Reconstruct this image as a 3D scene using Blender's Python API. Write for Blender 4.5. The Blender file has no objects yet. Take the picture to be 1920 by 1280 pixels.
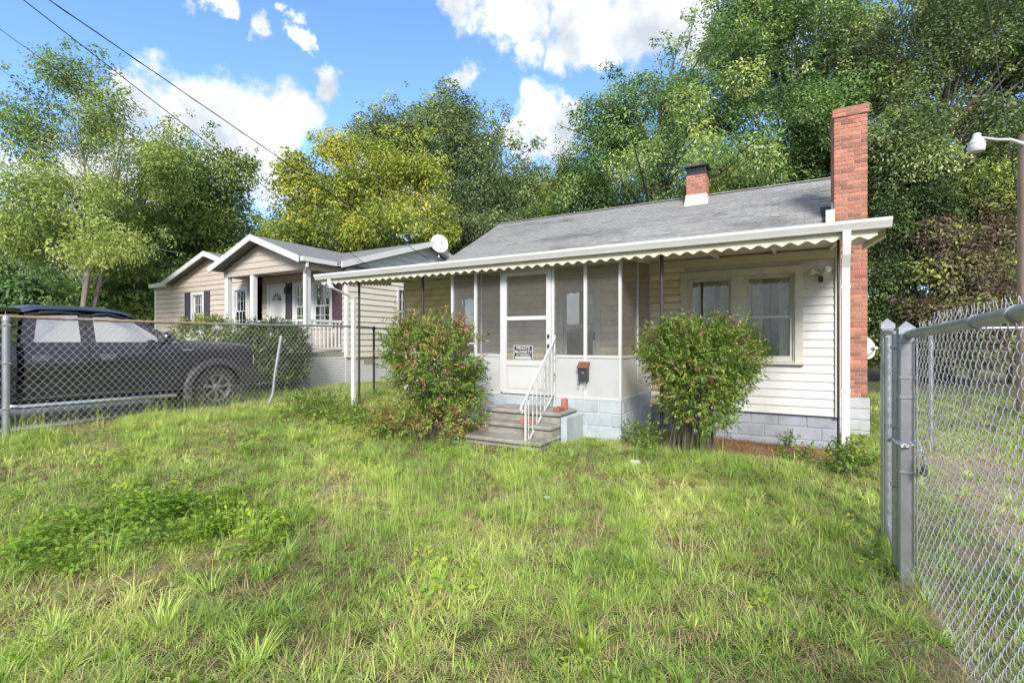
import bpy, math, random
import numpy as np
from mathutils import Matrix, Vector

random.seed(7)
rng = np.random.default_rng(11)
SC = bpy.context.scene
COL = SC.collection

# ------------------------------------------------------------------ camera, sky, sun, exposure
# world axes: x runs along the house front, y goes from the street into the lots, z = 0 at eye height
F = 915.0                                   # focal length in pixels of a 1920 px wide picture
YAW = math.radians(29.61)
CY, SY = math.cos(YAW), math.sin(YAW)
cam_d = bpy.data.cameras.new('camera'); cam = bpy.data.objects.new('camera', cam_d); COL.objects.link(cam)
cam_d.sensor_width = 36.0; cam_d.lens = 36.0 * F / 1920.0; cam_d.clip_start = 0.05; cam_d.clip_end = 2000
cam.location = (0, 0, 0); cam.rotation_euler = (math.pi / 2, 0, YAW)
SC.camera = cam
SC.cycles.max_bounces = 5; SC.cycles.diffuse_bounces = 4; SC.cycles.glossy_bounces = 3; SC.cycles.transmission_bounces = 3; SC.cycles.transparent_max_bounces = 12
SC.cycles.use_adaptive_sampling = True; SC.cycles.adaptive_threshold = 0.02

SUN_EL, SUN_AZ = math.radians(33), math.radians(153)     # azimuth clockwise from +y
sun_vec = Vector((math.sin(SUN_AZ) * math.cos(SUN_EL), math.cos(SUN_AZ) * math.cos(SUN_EL), math.sin(SUN_EL)))
sun_d = bpy.data.lights.new('sun', 'SUN'); sun = bpy.data.objects.new('sun', sun_d); COL.objects.link(sun)
sun_d.energy = 1.5; sun_d.angle = math.radians(18); sun_d.color = (1.0, 0.955, 0.88)
sun.rotation_euler = sun_vec.to_track_quat('Z', 'Y').to_euler()

SC.view_settings.view_transform = 'Standard'; SC.view_settings.look = 'None'
SC.view_settings.exposure = 1.98; SC.view_settings.gamma = 1.0; SC.view_settings.use_curve_mapping = False

def direction(px, py):
    dx, dz = (px - 960) / F, (640 - py) / F
    return Vector((dx * CY - SY, dx * SY + CY, dz))
def at(px, py, t):                          # a point seen at a pixel, t metres along the view axis
    return direction(px, py) * t

world = bpy.data.worlds.new('World'); SC.world = world; world.use_nodes = True
def build_sky():
    nt = world.node_tree; N, L = nt.nodes, nt.links; N.clear()
    out = N.new('ShaderNodeOutputWorld'); bg = N.new('ShaderNodeBackground')
    sky = N.new('ShaderNodeTexSky'); sky.sky_type = 'NISHITA'; sky.sun_disc = False
    sky.sun_elevation = SUN_EL; sky.sun_rotation = SUN_AZ; sky.altitude = 200; sky.air_density = 1.0; sky.dust_density = 0.4; sky.ozone_density = 2.2
    tc = N.new('ShaderNodeTexCoord')
    def math_(op, a, b=None, clamp=False):
        n = N.new('ShaderNodeMath'); n.operation = op; n.use_clamp = clamp
        for i, v in enumerate((a, b)):
            if v is None: continue
            if isinstance(v, (int, float)): n.inputs[i].default_value = v
            else: L.new(v, n.inputs[i])
        return n.outputs[0]
    def noise(scale, detail, rough, off=(0, 0, 0), vec=None):
        mp = N.new('ShaderNodeMapping'); mp.inputs['Location'].default_value = off
        L.new(vec or tc.outputs['Generated'], mp.inputs['Vector'])
        n = N.new('ShaderNodeTexNoise'); n.inputs['Scale'].default_value = scale; n.inputs['Detail'].default_value = detail; n.inputs['Roughness'].default_value = rough
        L.new(mp.outputs[0], n.inputs['Vector']); return n.outputs['Fac']
    # each cloud sits in its own direction of the sky
    puffs = [(345, 218, 80), (420, 235, 88), (505, 255, 85), (548, 215, 55), (300, 290, 95), (430, 300, 95), (270, 190, 45), (520, 310, 80),
             (606, 165, 34), (500, 68, 24), (570, 82, 20), (390, -10, 30), (550, 40, 14), (680, 220, 14),
             (880, -10, 60), (980, 25, 75), (1090, 20, 85), (1190, 35, 85), (1290, 5, 80), (975, 92, 50), (1050, 95, 40), (1130, 90, 40), (862, 150, 30),
             (1020, 225, 52), (985, 262, 42), (1060, 205, 38), (1050, 275, 36), (940, 240, 16),
             (60, 420, 110), (180, 380, 90), (250, 430, 120), (1320, 80, 45), (1500, -60, 130), (1750, 30, 60), (720, 330, 90)]
    mask = None
    wn = N.new('ShaderNodeTexNoise'); wn.inputs['Scale'].default_value = 11; wn.inputs['Detail'].default_value = 5; wn.inputs['Roughness'].default_value = 0.6; L.new(tc.outputs['Generated'], wn.inputs['Vector'])
    w1 = N.new('ShaderNodeVectorMath'); w1.operation = 'MULTIPLY_ADD'; L.new(wn.outputs['Color'], w1.inputs[0]); w1.inputs[1].default_value = (0.16, 0.16, 0.10); w1.inputs[2].default_value = (-0.08, -0.08, -0.05)
    w2 = N.new('ShaderNodeVectorMath'); w2.operation = 'ADD'; L.new(tc.outputs['Generated'], w2.inputs[0]); L.new(w1.outputs[0], w2.inputs[1]); bent = w2.outputs[0]
    warp = noise(16, 5, 0.62, (3.1, 1.7, 0.4)); warp2 = noise(6, 4, 0.55, (9, 2, 5))
    for px, py, r in puffs:
        d = direction(px, py); rr = r / F / d.length
        d = d.normalized()
        sub = N.new('ShaderNodeVectorMath'); sub.operation = 'DISTANCE'
        L.new(bent, sub.inputs[0]); sub.inputs[1].default_value = d
        m = math_('SUBTRACT', 1.0, math_('DIVIDE', sub.outputs['Value'], rr * 1.02))
        mask = m if mask is None else math_('MAXIMUM', mask, m)
    # unseen rest of the dome: scattered clouds, thickened to whiten the fill light
    sep = N.new('ShaderNodeSeparateXYZ'); L.new(tc.outputs['Generated'], sep.inputs[0])
    fwd = N.new('ShaderNodeVectorMath'); fwd.operation = 'DOT_PRODUCT'; L.new(tc.outputs['Generated'], fwd.inputs[0]); fwd.inputs[1].default_value = (-SY, CY, 0)
    scat = math_('MULTIPLY', math_('SUBTRACT', noise(3.2, 6, 0.55, (1.3, 4.2, 0.7)), 0.40), 3.2)
    aw = math_('SUBTRACT', scat, math_('MULTIPLY', math_('MAXIMUM', math_('SUBTRACT', fwd.outputs['Value'], 0.35), 0.0), 6.0))
    mask = math_('MAXIMUM', mask, aw)
    mask = math_('ADD', mask, math_('MULTIPLY', math_('SUBTRACT', warp, 0.5), 1.9))
    mask = math_('ADD', mask, math_('MULTIPLY', math_('SUBTRACT', warp2, 0.5), 0.6))
    mr = N.new('ShaderNodeMapRange'); mr.interpolation_type = 'SMOOTHSTEP'
    L.new(mask, mr.inputs['Value']); mr.inputs['From Min'].default_value = -0.18; mr.inputs['From Max'].default_value = 0.50
    cov = mr.outputs[0]
    ramp = N.new('ShaderNodeValToRGB'); e = ramp.color_ramp.elements
    e[0].position = 0.36; e[0].color = (0.33, 0.36, 0.40, 1); e[1].position = 0.60; e[1].color = (0.58, 0.585, 0.59, 1)
    L.new(noise(9, 4, 0.55, (0.3, 0.1, 0.16)), ramp.inputs[0])
    k = N.new('ShaderNodeMix'); k.data_type = 'RGBA'; k.blend_type = 'MULTIPLY'; k.inputs[0].default_value = 1
    L.new(sky.outputs[0], k.inputs[6]); k.inputs[7].default_value = (SKY_K * 0.70, SKY_K * 0.84, SKY_K * 1.02, 1)
    mix = N.new('ShaderNodeMix'); mix.data_type = 'RGBA'; L.new(cov, mix.inputs[0]); L.new(k.outputs[2], mix.inputs[6])
    sc = N.new('ShaderNodeMix'); sc.data_type = 'RGBA'; sc.blend_type = 'MULTIPLY'; sc.inputs[0].default_value = 1
    L.new(ramp.outputs[0], sc.inputs[6]); sc.inputs[7].default_value = (CLOUD_K, CLOUD_K, CLOUD_K, 1)
    L.new(sc.outputs[2], mix.inputs[7])
    L.new(mix.outputs[2], bg.inputs['Color']); bg.inputs['Strength'].default_value = 0.12
    L.new(bg.outputs[0], out.inputs[0])
SKY_K, CLOUD_K = 0.74, 4.5
build_sky()

# ------------------------------------------------------------------ materials
MATS = {}
def nodes_of(m):
    m.use_nodes = True; nt = m.node_tree; nt.nodes.clear(); return nt.nodes, nt.links
def mat(name, col, rough=0.6, var=0.12, scale=6.0, bump=0.0, bscale=60.0, metal=0.0, spec=0.5, rnd=0.0, dirt=None, dirt_amt=0.0, dirt_scale=3.0, coat=0.0, stretch=None, wpos=False):
    m = bpy.data.materials.new(name); N, L = nodes_of(m)
    out = N.new('ShaderNodeOutputMaterial'); p = N.new('ShaderNodeBsdfPrincipled'); L.new(p.outputs[0], out.inputs[0])
    tc = N.new('ShaderNodeTexCoord'); vec = tc.outputs['Object']
    if wpos: vec = N.new('ShaderNodeNewGeometry').outputs['Position']
    if stretch:
        mp = N.new('ShaderNodeMapping'); mp.inputs['Scale'].default_value = stretch; L.new(vec, mp.inputs['Vector']); vec = mp.outputs[0]
    nz = N.new('ShaderNodeTexNoise'); nz.inputs['Scale'].default_value = scale; nz.inputs['Detail'].default_value = 6; nz.inputs['Roughness'].default_value = 0.65
    oi = N.new('ShaderNodeObjectInfo')
    ad = N.new('ShaderNodeVectorMath'); ad.operation = 'ADD'; L.new(vec, ad.inputs[0])
    cb = N.new('ShaderNodeCombineXYZ'); 
    ml = N.new('ShaderNodeMath'); ml.operation = 'MULTIPLY'; ml.inputs[1].default_value = 0.0 if wpos else 37.0; L.new(oi.outputs['Random'], ml.inputs[0]); L.new(ml.outputs[0], cb.inputs[0])
    L.new(cb.outputs[0], ad.inputs[1]); L.new(ad.outputs[0], nz.inputs['Vector'])
    mr = N.new('ShaderNodeMapRange'); L.new(nz.outputs['Fac'], mr.inputs[0]); mr.inputs[1].default_value = 0.3; mr.inputs[2].default_value = 0.7
    mr.inputs[3].default_value = 1 - var; mr.inputs[4].default_value = 1 + var
    val = mr.outputs[0]
    if rnd:
        r2 = N.new('ShaderNodeMapRange'); L.new(oi.outputs['Random'], r2.inputs[0]); r2.inputs[3].default_value = 1 - rnd; r2.inputs[4].default_value = 1 + rnd
        mm = N.new('ShaderNodeMath'); mm.operation = 'MULTIPLY'; L.new(val, mm.inputs[0]); L.new(r2.outputs[0], mm.inputs[1]); val = mm.outputs[0]
    mx = N.new('ShaderNodeMix'); mx.data_type = 'RGBA'; mx.blend_type = 'MULTIPLY'; mx.inputs[0].default_value = 1
    mx.inputs[6].default_value = (*col, 1); L.new(val, mx.inputs[7]); cout = mx.outputs[2]
    if dirt:
        dn = N.new('ShaderNodeTexNoise'); dn.inputs['Scale'].default_value = dirt_scale; dn.inputs['Detail'].default_value = 8; dn.inputs['Roughness'].default_value = 0.7; L.new(ad.outputs[0], dn.inputs['Vector'])
        dr = N.new('ShaderNodeMapRange'); dr.interpolation_type = 'SMOOTHSTEP'; L.new(dn.outputs['Fac'], dr.inputs[0]); dr.inputs[1].default_value = 0.48; dr.inputs[2].default_value = 0.68; dr.inputs[4].default_value = dirt_amt
        dm = N.new('ShaderNodeMix'); dm.data_type = 'RGBA'; L.new(dr.outputs[0], dm.inputs[0]); L.new(cout, dm.inputs[6]); dm.inputs[7].default_value = (*dirt, 1); cout = dm.outputs[2]
    L.new(cout, p.inputs['Base Color'])
    p.inputs['Roughness'].default_value = rough; p.inputs['Metallic'].default_value = metal; p.inputs['Specular IOR Level'].default_value = spec
    p.inputs['Coat Weight'].default_value = coat
    if bump:
        bn = N.new('ShaderNodeTexNoise'); bn.inputs['Scale'].default_value = bscale; bn.inputs['Detail'].default_value = 5; L.new(vec, bn.inputs['Vector'])
        b = N.new('ShaderNodeBump'); b.inputs['Strength'].default_value = bump; b.inputs['Distance'].default_value = 0.01; L.new(bn.outputs['Fac'], b.inputs['Height']); L.new(b.outputs[0], p.inputs['Normal'])
    MATS[name] = m; return m

def leaf_mat(name, stops, trans=0.35, rough=0.5, spec=0.35, per_instance=False, patch=0.0, patch_col=None, patch_scale=0.8):
    """stops: colours over the tint of each leaf (attribute 'tint', or the random number of each tuft)"""
    m = bpy.data.materials.new(name); N, L = nodes_of(m)
    out = N.new('ShaderNodeOutputMaterial'); p = N.new('ShaderNodeBsdfPrincipled'); tr = N.new('ShaderNodeBsdfTranslucent'); ms = N.new('ShaderNodeMixShader')
    ramp = N.new('ShaderNodeValToRGB'); cr = ramp.color_ramp
    while len(cr.elements) < len(stops): cr.elements.new(0.5)
    for i, (pos, c) in enumerate(stops): cr.elements[i].position = pos; cr.elements[i].color = (*c, 1)
    geo = N.new('ShaderNodeNewGeometry')
    if per_instance:
        oi = N.new('ShaderNodeObjectInfo'); at_ = N.new('ShaderNodeAttribute'); at_.attribute_name = 'tint'
        nz = N.new('ShaderNodeTexNoise'); nz.inputs['Scale'].default_value = patch_scale; nz.inputs['Detail'].default_value = 3; L.new(geo.outputs['Position'], nz.inputs['Vector'])
        a = N.new('ShaderNodeMath'); a.operation = 'MULTIPLY_ADD'; L.new(oi.outputs['Random'], a.inputs[0]); a.inputs[1].default_value = 0.32
        b = N.new('ShaderNodeMath'); b.operation = 'MULTIPLY_ADD'; L.new(at_.outputs['Fac'], b.inputs[0]); b.inputs[1].default_value = 0.45
        c = N.new('ShaderNodeMath'); c.operation = 'MULTIPLY_ADD'; L.new(nz.outputs['Fac'], c.inputs[0]); c.inputs[1].default_value = 1.5; c.inputs[2].default_value = -0.66
        L.new(c.outputs[0], a.inputs[2]); L.new(a.outputs[0], b.inputs[2]); L.new(b.outputs[0], ramp.inputs[0])
    else:
        at_ = N.new('ShaderNodeAttribute'); at_.attribute_name = 'tint'; L.new(at_.outputs['Fac'], ramp.inputs[0])
    L.new(ramp.outputs[0], p.inputs['Base Color'])
    g = N.new('ShaderNodeMix'); g.data_type = 'RGBA'; g.blend_type = 'MULTIPLY'; g.inputs[0].default_value = 1; L.new(ramp.outputs[0], g.inputs[6]); g.inputs[7].default_value = (1.15, 1.3, 0.7, 1)
    L.new(g.outputs[2], tr.inputs['Color'])
    p.inputs['Roughness'].default_value = rough; p.inputs['Specular IOR Level'].default_value = spec
    ms.inputs[0].default_value = trans; L.new(p.outputs[0], ms.inputs[1]); L.new(tr.outputs[0], ms.inputs[2]); L.new(ms.outputs[0], out.inputs[0])
    MATS[name] = m; return m

def glass_mat(name, tint, refl, rough=0.02):
    m = bpy.data.materials.new(name); N, L = nodes_of(m)
    out = N.new('ShaderNodeOutputMaterial'); t = N.new('ShaderNodeBsdfTransparent'); t.inputs[0].default_value = (*tint, 1)
    g = N.new('ShaderNodeBsdfGlossy'); g.inputs['Roughness'].default_value = rough; g.inputs[0].default_value = (0.95, 0.96, 0.97, 1)
    fr = N.new('ShaderNodeFresnel'); fr.inputs[0].default_value = 1.5
    a = N.new('ShaderNodeMath'); a.operation = 'ADD'; a.use_clamp = True; L.new(fr.outputs[0], a.inputs[0]); a.inputs[1].default_value = refl
    ms = N.new('ShaderNodeMixShader'); L.new(a.outputs[0], ms.inputs[0]); L.new(t.outputs[0], ms.inputs[1]); L.new(g.outputs[0], ms.inputs[2]); L.new(ms.outputs[0], out.inputs[0])
    MATS[name] = m; return m
def screen_mat(name, col, cover):
    m = bpy.data.materials.new(name); N, L = nodes_of(m)
    out = N.new('ShaderNodeOutputMaterial'); t = N.new('ShaderNodeBsdfTransparent'); d = N.new('ShaderNodeBsdfDiffuse'); d.inputs[0].default_value = (*col, 1)
    ms = N.new('ShaderNodeMixShader'); ms.inputs[0].default_value = cover; L.new(t.outputs[0], ms.inputs[1]); L.new(d.outputs[0], ms.inputs[2]); L.new(ms.outputs[0], out.inputs[0])
    MATS[name] = m; return m

mat('vinyl_white', (0.587, 0.583, 0.566), 0.45, 0.05, 2.0, 0.05, 90, rnd=0.03, dirt=(0.42, 0.42, 0.34), dirt_amt=0.5, dirt_scale=1.6)
mat('vinyl_cream', (0.79, 0.69, 0.51), 0.5, 0.10, 2.5, 0.06, 60, rnd=0.08, dirt=(0.42, 0.34, 0.22), dirt_amt=0.5, dirt_scale=1.8)
mat('trim_white', (0.578, 0.566, 0.535), 0.45, 0.05, 4, 0.05, 50, dirt=(0.5, 0.48, 0.4), dirt_amt=0.4)
mat('trim_old', (0.585, 0.564, 0.487), 0.55, 0.08, 5, 0.08, 40, dirt=(0.4, 0.38, 0.28), dirt_amt=0.5, dirt_scale=4)
mat('gutter_white', (0.602, 0.598, 0.587), 0.35, 0.04, 3, dirt=(0.55, 0.54, 0.48), dirt_amt=0.35, dirt_scale=2, stretch=(1, 1, 0.3))
mat('awning_cream', (0.619, 0.581, 0.462), 0.45, 0.08, 3, dirt=(0.5, 0.42, 0.25), dirt_amt=0.4, dirt_scale=2)
mat('awning_under', (0.70, 0.66, 0.55), 0.5, 0.10, 3, dirt=(0.33, 0.28, 0.18), dirt_amt=0.6, dirt_scale=2.5)
mat('iron_dark', (0.035, 0.033, 0.035), 0.5, 0.3, 12, rnd=0.1)
mat('porch_panel', (0.450, 0.450, 0.450), 0.4, 0.03, 2, dirt=(0.36, 0.36, 0.34), dirt_amt=0.35)
mat('aluminium_white', (0.539, 0.539, 0.535), 0.35, 0.03, 5)
mat('block_blue', (0.372, 0.414, 0.436), 0.75, 0.14, 4, 0.35, 50, rnd=0.05, dirt=(0.30, 0.27, 0.33), dirt_amt=0.55, dirt_scale=3.5)
mat('block_grey', (0.310, 0.325, 0.370), 0.8, 0.14, 4, 0.4, 50, rnd=0.06, dirt=(0.20, 0.19, 0.2), dirt_amt=0.5, dirt_scale=3)
mat('block_white', (0.40, 0.41, 0.43), 0.8, 0.1, 4, 0.4, 50, rnd=0.06, dirt=(0.33, 0.3, 0.26), dirt_amt=0.5, dirt_scale=3)
mat('mortar', (0.33, 0.31, 0.27), 0.9, 0.2, 20, 0.4, 80)
mat('mortar_blue', (0.44, 0.50, 0.55), 0.85, 0.14, 6, 0.3, 60)
mat('mortar_grey', (0.31, 0.33, 0.38), 0.85, 0.14, 6, 0.3, 60)
mat('mortar_dark', (0.17, 0.17, 0.18), 0.9, 0.2, 20, 0.4, 80)
mat('concrete_old', (0.27, 0.255, 0.225), 0.85, 0.22, 6, 0.5, 45, dirt=(0.15, 0.14, 0.11), dirt_amt=0.75, dirt_scale=4)
mat('brick_red', (0.35, 0.135, 0.09), 0.8, 0.22, 18, 0.4, 70, rnd=0.38, dirt=(0.20, 0.10, 0.07), dirt_amt=0.6, dirt_scale=8)
mat('brick_orange', (0.41, 0.165, 0.10), 0.8, 0.2, 18, 0.4, 70, rnd=0.22, dirt=(0.28, 0.12, 0.07), dirt_amt=0.5, dirt_scale=8)
mat('brick_white', (0.585, 0.581, 0.588), 0.75, 0.08, 10, 0.3, 60, dirt=(0.42, 0.40, 0.4), dirt_amt=0.5, dirt_scale=2)
mat('shingle_grey', (0.25, 0.245, 0.235), 0.92, 0.22, 14, 0.5, 160, rnd=0.14, dirt=(0.085, 0.083, 0.08), dirt_amt=0.75, dirt_scale=0.7, stretch=(0.6, 1.4, 1.4), wpos=True)
mat('shingle_field_grey', (0.24, 0.235, 0.225), 0.92, 0.28, 9, 0.5, 160, dirt=(0.11, 0.11, 0.11), dirt_amt=0.6, dirt_scale=1.0)
mat('tar_black', (0.03, 0.03, 0.032), 0.8, 0.3, 8)
mat('flashing_white', (0.624, 0.620, 0.593), 0.4, 0.08, 8, dirt=(0.4, 0.4, 0.38), dirt_amt=0.5)
mat('galvanised', (0.42, 0.43, 0.46), 0.42, 0.12, 9, metal=0.75, rnd=0.04, dirt=(0.30, 0.30, 0.31), dirt_amt=0.5, dirt_scale=5)
mat('galvanised_wire', (0.30, 0.31, 0.325), 0.55, 0.18, 12, metal=0.45)
mat('fence_wire_pale', (0.58, 0.58, 0.58), 0.5, 0.1, 12, metal=0.3)
mat('rust', (0.29, 0.19, 0.14), 0.85, 0.3, 14, 0.3, 60, dirt=(0.40, 0.34, 0.30), dirt_amt=0.6, dirt_scale=5)
mat('rail_white_peel', (0.591, 0.589, 0.563), 0.5, 0.06, 8, dirt=(0.10, 0.07, 0.05), dirt_amt=0.95, dirt_scale=16)
mat('black_metal', (0.03, 0.03, 0.033), 0.5, 0.2, 9)
mat('box_dark', (0.06, 0.06, 0.065), 0.45, 0.2, 12, metal=0.3)
mat('lid_brown', (0.17, 0.062, 0.035), 0.5, 0.2, 12)
mat('curtain_beige', (0.80, 0.72, 0.58), 0.85, 0.08, 6)
mat('room_dark', (0.28, 0.23, 0.18), 0.9, 0.1, 2)
mat('door_grey', (0.52, 0.52, 0.50), 0.5, 0.05, 4)
mat('siding_tan', (0.47, 0.40, 0.34), 0.6, 0.06, 2, rnd=0.04)
mat('siding_cream', (0.619, 0.581, 0.487), 0.55, 0.05, 2, rnd=0.03)
mat('siding_white', (0.654, 0.650, 0.638), 0.5, 0.04, 2, rnd=0.02)
mat('shutter_dark', (0.055, 0.045, 0.06), 0.5, 0.15, 5)
mat('shutter_plum', (0.07, 0.035, 0.05), 0.5, 0.15, 5)
mat('door_white', (0.608, 0.604, 0.594), 0.4, 0.03, 4)
mat('shingle_neighbour', (0.17, 0.17, 0.175), 0.92, 0.25, 14, 0.4, 90)
mat('paint_truck', (0.013, 0.010, 0.020), 0.28, 0.15, 3, spec=0.45, coat=0.8, dirt=(0.03, 0.027, 0.03), dirt_amt=0.3, dirt_scale=2)
mat('trim_truck', (0.03, 0.03, 0.032), 0.6, 0.15, 8)
mat('rubber', (0.028, 0.027, 0.026), 0.85, 0.25, 30, 0.3, 90, dirt=(0.10, 0.085, 0.07), dirt_amt=0.5, dirt_scale=7)
mat('chrome', (0.62, 0.62, 0.64), 0.18, 0.06, 8, metal=1.0)
mat('alloy', (0.30, 0.29, 0.28), 0.4, 0.15, 12, metal=0.8, dirt=(0.2, 0.13, 0.08), dirt_amt=0.5, dirt_scale=9)
mat('lamp_clear', (0.70, 0.70, 0.70), 0.15, 0.05, 8, spec=0.8)
mat('wood_pole', (0.26, 0.18, 0.125), 0.85, 0.25, 8, 0.5, 40, dirt=(0.30, 0.26, 0.22), dirt_amt=0.6, dirt_scale=2.5, stretch=(1, 1, 0.15))
mat('lamp_grey', (0.60, 0.61, 0.62), 0.4, 0.08, 8, metal=0.3)
mat('dish_grey', (0.558, 0.558, 0.539), 0.5, 0.06, 5)
mat('cable_black', (0.02, 0.02, 0.022), 0.6, 0.1, 5)
mat('driveway', (0.36, 0.345, 0.32), 0.9, 0.16, 3, 0.4, 60, dirt=(0.22, 0.2, 0.18), dirt_amt=0.6, dirt_scale=1.5)
mat('bark_grey', (0.20, 0.17, 0.14), 0.9, 0.3, 10, 0.7, 30, stretch=(1, 1, 0.3))
mat('bark_dark', (0.10, 0.08, 0.065), 0.9, 0.3, 10, 0.7, 30, stretch=(1, 1, 0.3))
mat('stone_pale', (0.48, 0.47, 0.44), 0.85, 0.15, 8, 0.4, 40)
mat('sign_black', (0.03, 0.03, 0.03), 0.6, 0.1, 5)
mat('sign_white', (0.50, 0.50, 0.49), 0.55, 0.04, 5)
glass_mat('glass', (0.90, 0.91, 0.90), 0.24); glass_mat('glass_truck', (0.06, 0.07, 0.08), 0.50, 0.04)
glass_mat('glass_smoked', (0.10, 0.11, 0.12), 0.0, 0.05); mat('handle_dark', (0.10, 0.095, 0.12), 0.3, 0.1, 5, coat=0.5)
screen_mat('insect_screen', (0.26, 0.26, 0.26), 0.13)
screen_mat('insect_screen_side', (0.26, 0.21, 0.18), 0.30)

# ------------------------------------------------------------------ mesh helpers
class MB:
    def __init__(s): s.v = []; s.f = []; s.smooth = False
    def add(s, vs, fs):
        o = len(s.v); s.v += [tuple(v) for v in vs]; s.f += [tuple(i + o for i in f) for f in fs]; return s
    def box(s, x0, x1, y0, y1, z0, z1):
        return s.add([(x0, y0, z0), (x1, y0, z0), (x1, y1, z0), (x0, y1, z0), (x0, y0, z1), (x1, y0, z1), (x1, y1, z1), (x0, y1, z1)],
                     [(0, 3, 2, 1), (4, 5, 6, 7), (0, 1, 5, 4), (1, 2, 6, 5), (2, 3, 7, 6), (3, 0, 4, 7)])
    def bbox(s, x0, x1, y0, y1, z0, z1, c=0.006):     # box with chamfered edges
        xs, ys, zs = (x0, x0 + c, x1 - c, x1), (y0, y0 + c, y1 - c, y1), (z0, z0 + c, z1 - c, z1)
        vs = []; idx = {}
        for ix in range(2):
            for iy in range(2):
                for iz in range(2):
                    X, Y, Z = xs[3 * ix], ys[3 * iy], zs[3 * iz]; xi, yi, zi = xs[1 + ix], ys[1 + iy], zs[1 + iz]
                    for k, p in enumerate(((X, yi, zi), (xi, Y, zi), (xi, yi, Z))): idx[ix, iy, iz, k] = len(vs); vs.append(p)
        I = lambda *a: idx[a]; fs = []
        for i in range(2):
            fs.append((I(i, 0, 0, 0), I(i, 1, 0, 0), I(i, 1, 1, 0), I(i, 0, 1, 0)))
            fs.append((I(0, i, 0, 1), I(1, i, 0, 1), I(1, i, 1, 1), I(0, i, 1, 1)))
            fs.append((I(0, 0, i, 2), I(1, 0, i, 2), I(1, 1, i, 2), I(0, 1, i, 2)))
            for j in range(2):
                fs.append((I(i, j, 0, 0), I(i, j, 1, 0), I(i, j, 1, 1), I(i, j, 0, 1)))
                fs.append((I(i, 0, j, 0), I(i, 1, j, 0), I(i, 1, j, 2), I(i, 0, j, 2)))
                fs.append((I(0, i, j, 1), I(1, i, j, 1), I(1, i, j, 2), I(0, i, j, 2)))
                for k in range(2): fs.append((I(i, j, k, 0), I(i, j, k, 1), I(i, j, k, 2)))
        return s.add(vs, fs)
    def prism(s, poly, axis, d0, d1):                  # poly: 2-D points, extruded along an axis (0, 1, 2)
        n = len(poly); mk = {0: lambda p, d: (d, p[0], p[1]), 1: lambda p, d: (p[0], d, p[1]), 2: lambda p, d: (p[0], p[1], d)}[axis]
        return s.add([mk(p, d0) for p in poly] + [mk(p, d1) for p in poly],
                     [tuple(range(n - 1, -1, -1)), tuple(range(n, 2 * n))] + [(i, (i + 1) % n, n + (i + 1) % n, n + i) for i in range(n)])
    def tube(s, pts, r, n=8, cap=True):
        pts = [Vector(p) for p in pts]; k = len(pts); rs = r if isinstance(r, (list, tuple)) else [r] * k
        vs = []; fs = []; prev = None
        for i, p in enumerate(pts):
            d = (pts[min(i + 1, k - 1)] - pts[max(i - 1, 0)]).normalized()
            if prev is None:
                u = d.cross(Vector((0, 0, 1)) if abs(d.z) < 0.9 else Vector((1, 0, 0))).normalized()
            else:
                u = (prev - d * prev.dot(d)).normalized()
            prev = u; w = d.cross(u)
            for j in range(n):
                a = 2 * math.pi * j / n; vs.append(p + (u * math.cos(a) + w * math.sin(a)) * rs[i])
        for i in range(k - 1):
            for j in range(n): fs.append((i * n + j, i * n + (j + 1) % n, (i + 1) * n + (j + 1) % n, (i + 1) * n + j))
        if cap: fs += [tuple(range(n - 1, -1, -1)), tuple(range((k - 1) * n, k * n))]
        return s.add(vs, fs)
    def lathe(s, c, prof, n=20, axis=2, cap=True):               # prof: (radius, height) pairs about an axis through c
        vs = []; fs = []; k = len(prof)
        for r, h in prof:
            for j in range(n):
                a = 2 * math.pi * j / n; q = [r * math.cos(a), r * math.sin(a)]
                p = {2: (q[0], q[1], h), 1: (q[0], h, q[1]), 0: (h, q[0], q[1])}[axis]
                vs.append((c[0] + p[0], c[1] + p[1], c[2] + p[2]))
        for i in range(k - 1):
            for j in range(n): fs.append((i * n + j, i * n + (j + 1) % n, (i + 1) * n + (j + 1) % n, (i + 1) * n + j))
        if cap: fs += [tuple(range(n)), tuple(range((k - 1) * n, k * n))]
        return s.add(vs, fs)
    def mesh(s, name, m):
        me = bpy.data.meshes.new(name); me.from_pydata(s.v, [], s.f); me.materials.append(MATS[m] if isinstance(m, str) else m)
        import bmesh
        b = bmesh.new(); b.from_mesh(me); bmesh.ops.recalc_face_normals(b, faces=b.faces); b.to_mesh(me); b.free()
        if s.smooth:
            me.polygons.foreach_set('use_smooth', [True] * len(me.polygons)); me.set_sharp_from_angle(angle=math.radians(40))
        return me
    def build(s, name, m, parent=None, smooth=None):
        if smooth is not None: s.smooth = smooth
        return link(name, s.mesh(name, m), parent)

def world_of(o):
    v = Vector((0, 0, 0)); 
    return o.get('_w', (0, 0, 0))
def link(name, me, parent=None, loc=None):             # meshes are written in world coordinates
    o = bpy.data.objects.new(name, me); COL.objects.link(o)
    if loc is not None: o.location = loc
    if parent is not None:
        o.parent = parent; o.matrix_parent_inverse = WM(parent).inverted()
    return o
def WM(o):
    m = Matrix.LocRotScale(o.location, o.rotation_euler, o.scale)
    return m if o.parent is None else WM(o.parent) @ o.matrix_parent_inverse @ m
def tag(o, label, cat, group=None, kind=None):
    o['label'] = label; o['category'] = cat
    if group: o['group'] = group
    if kind: o['kind'] = kind
    return o
def thing(name, label, cat, loc, group=None):
    o = bpy.data.objects.new(name, None); COL.objects.link(o); o.location = loc; o.empty_display_size = 0.1
    return tag(o, label, cat, group)
def structure(o): o['kind'] = 'structure'; return o
def stuff(o): o['kind'] = 'stuff'; return o
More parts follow.
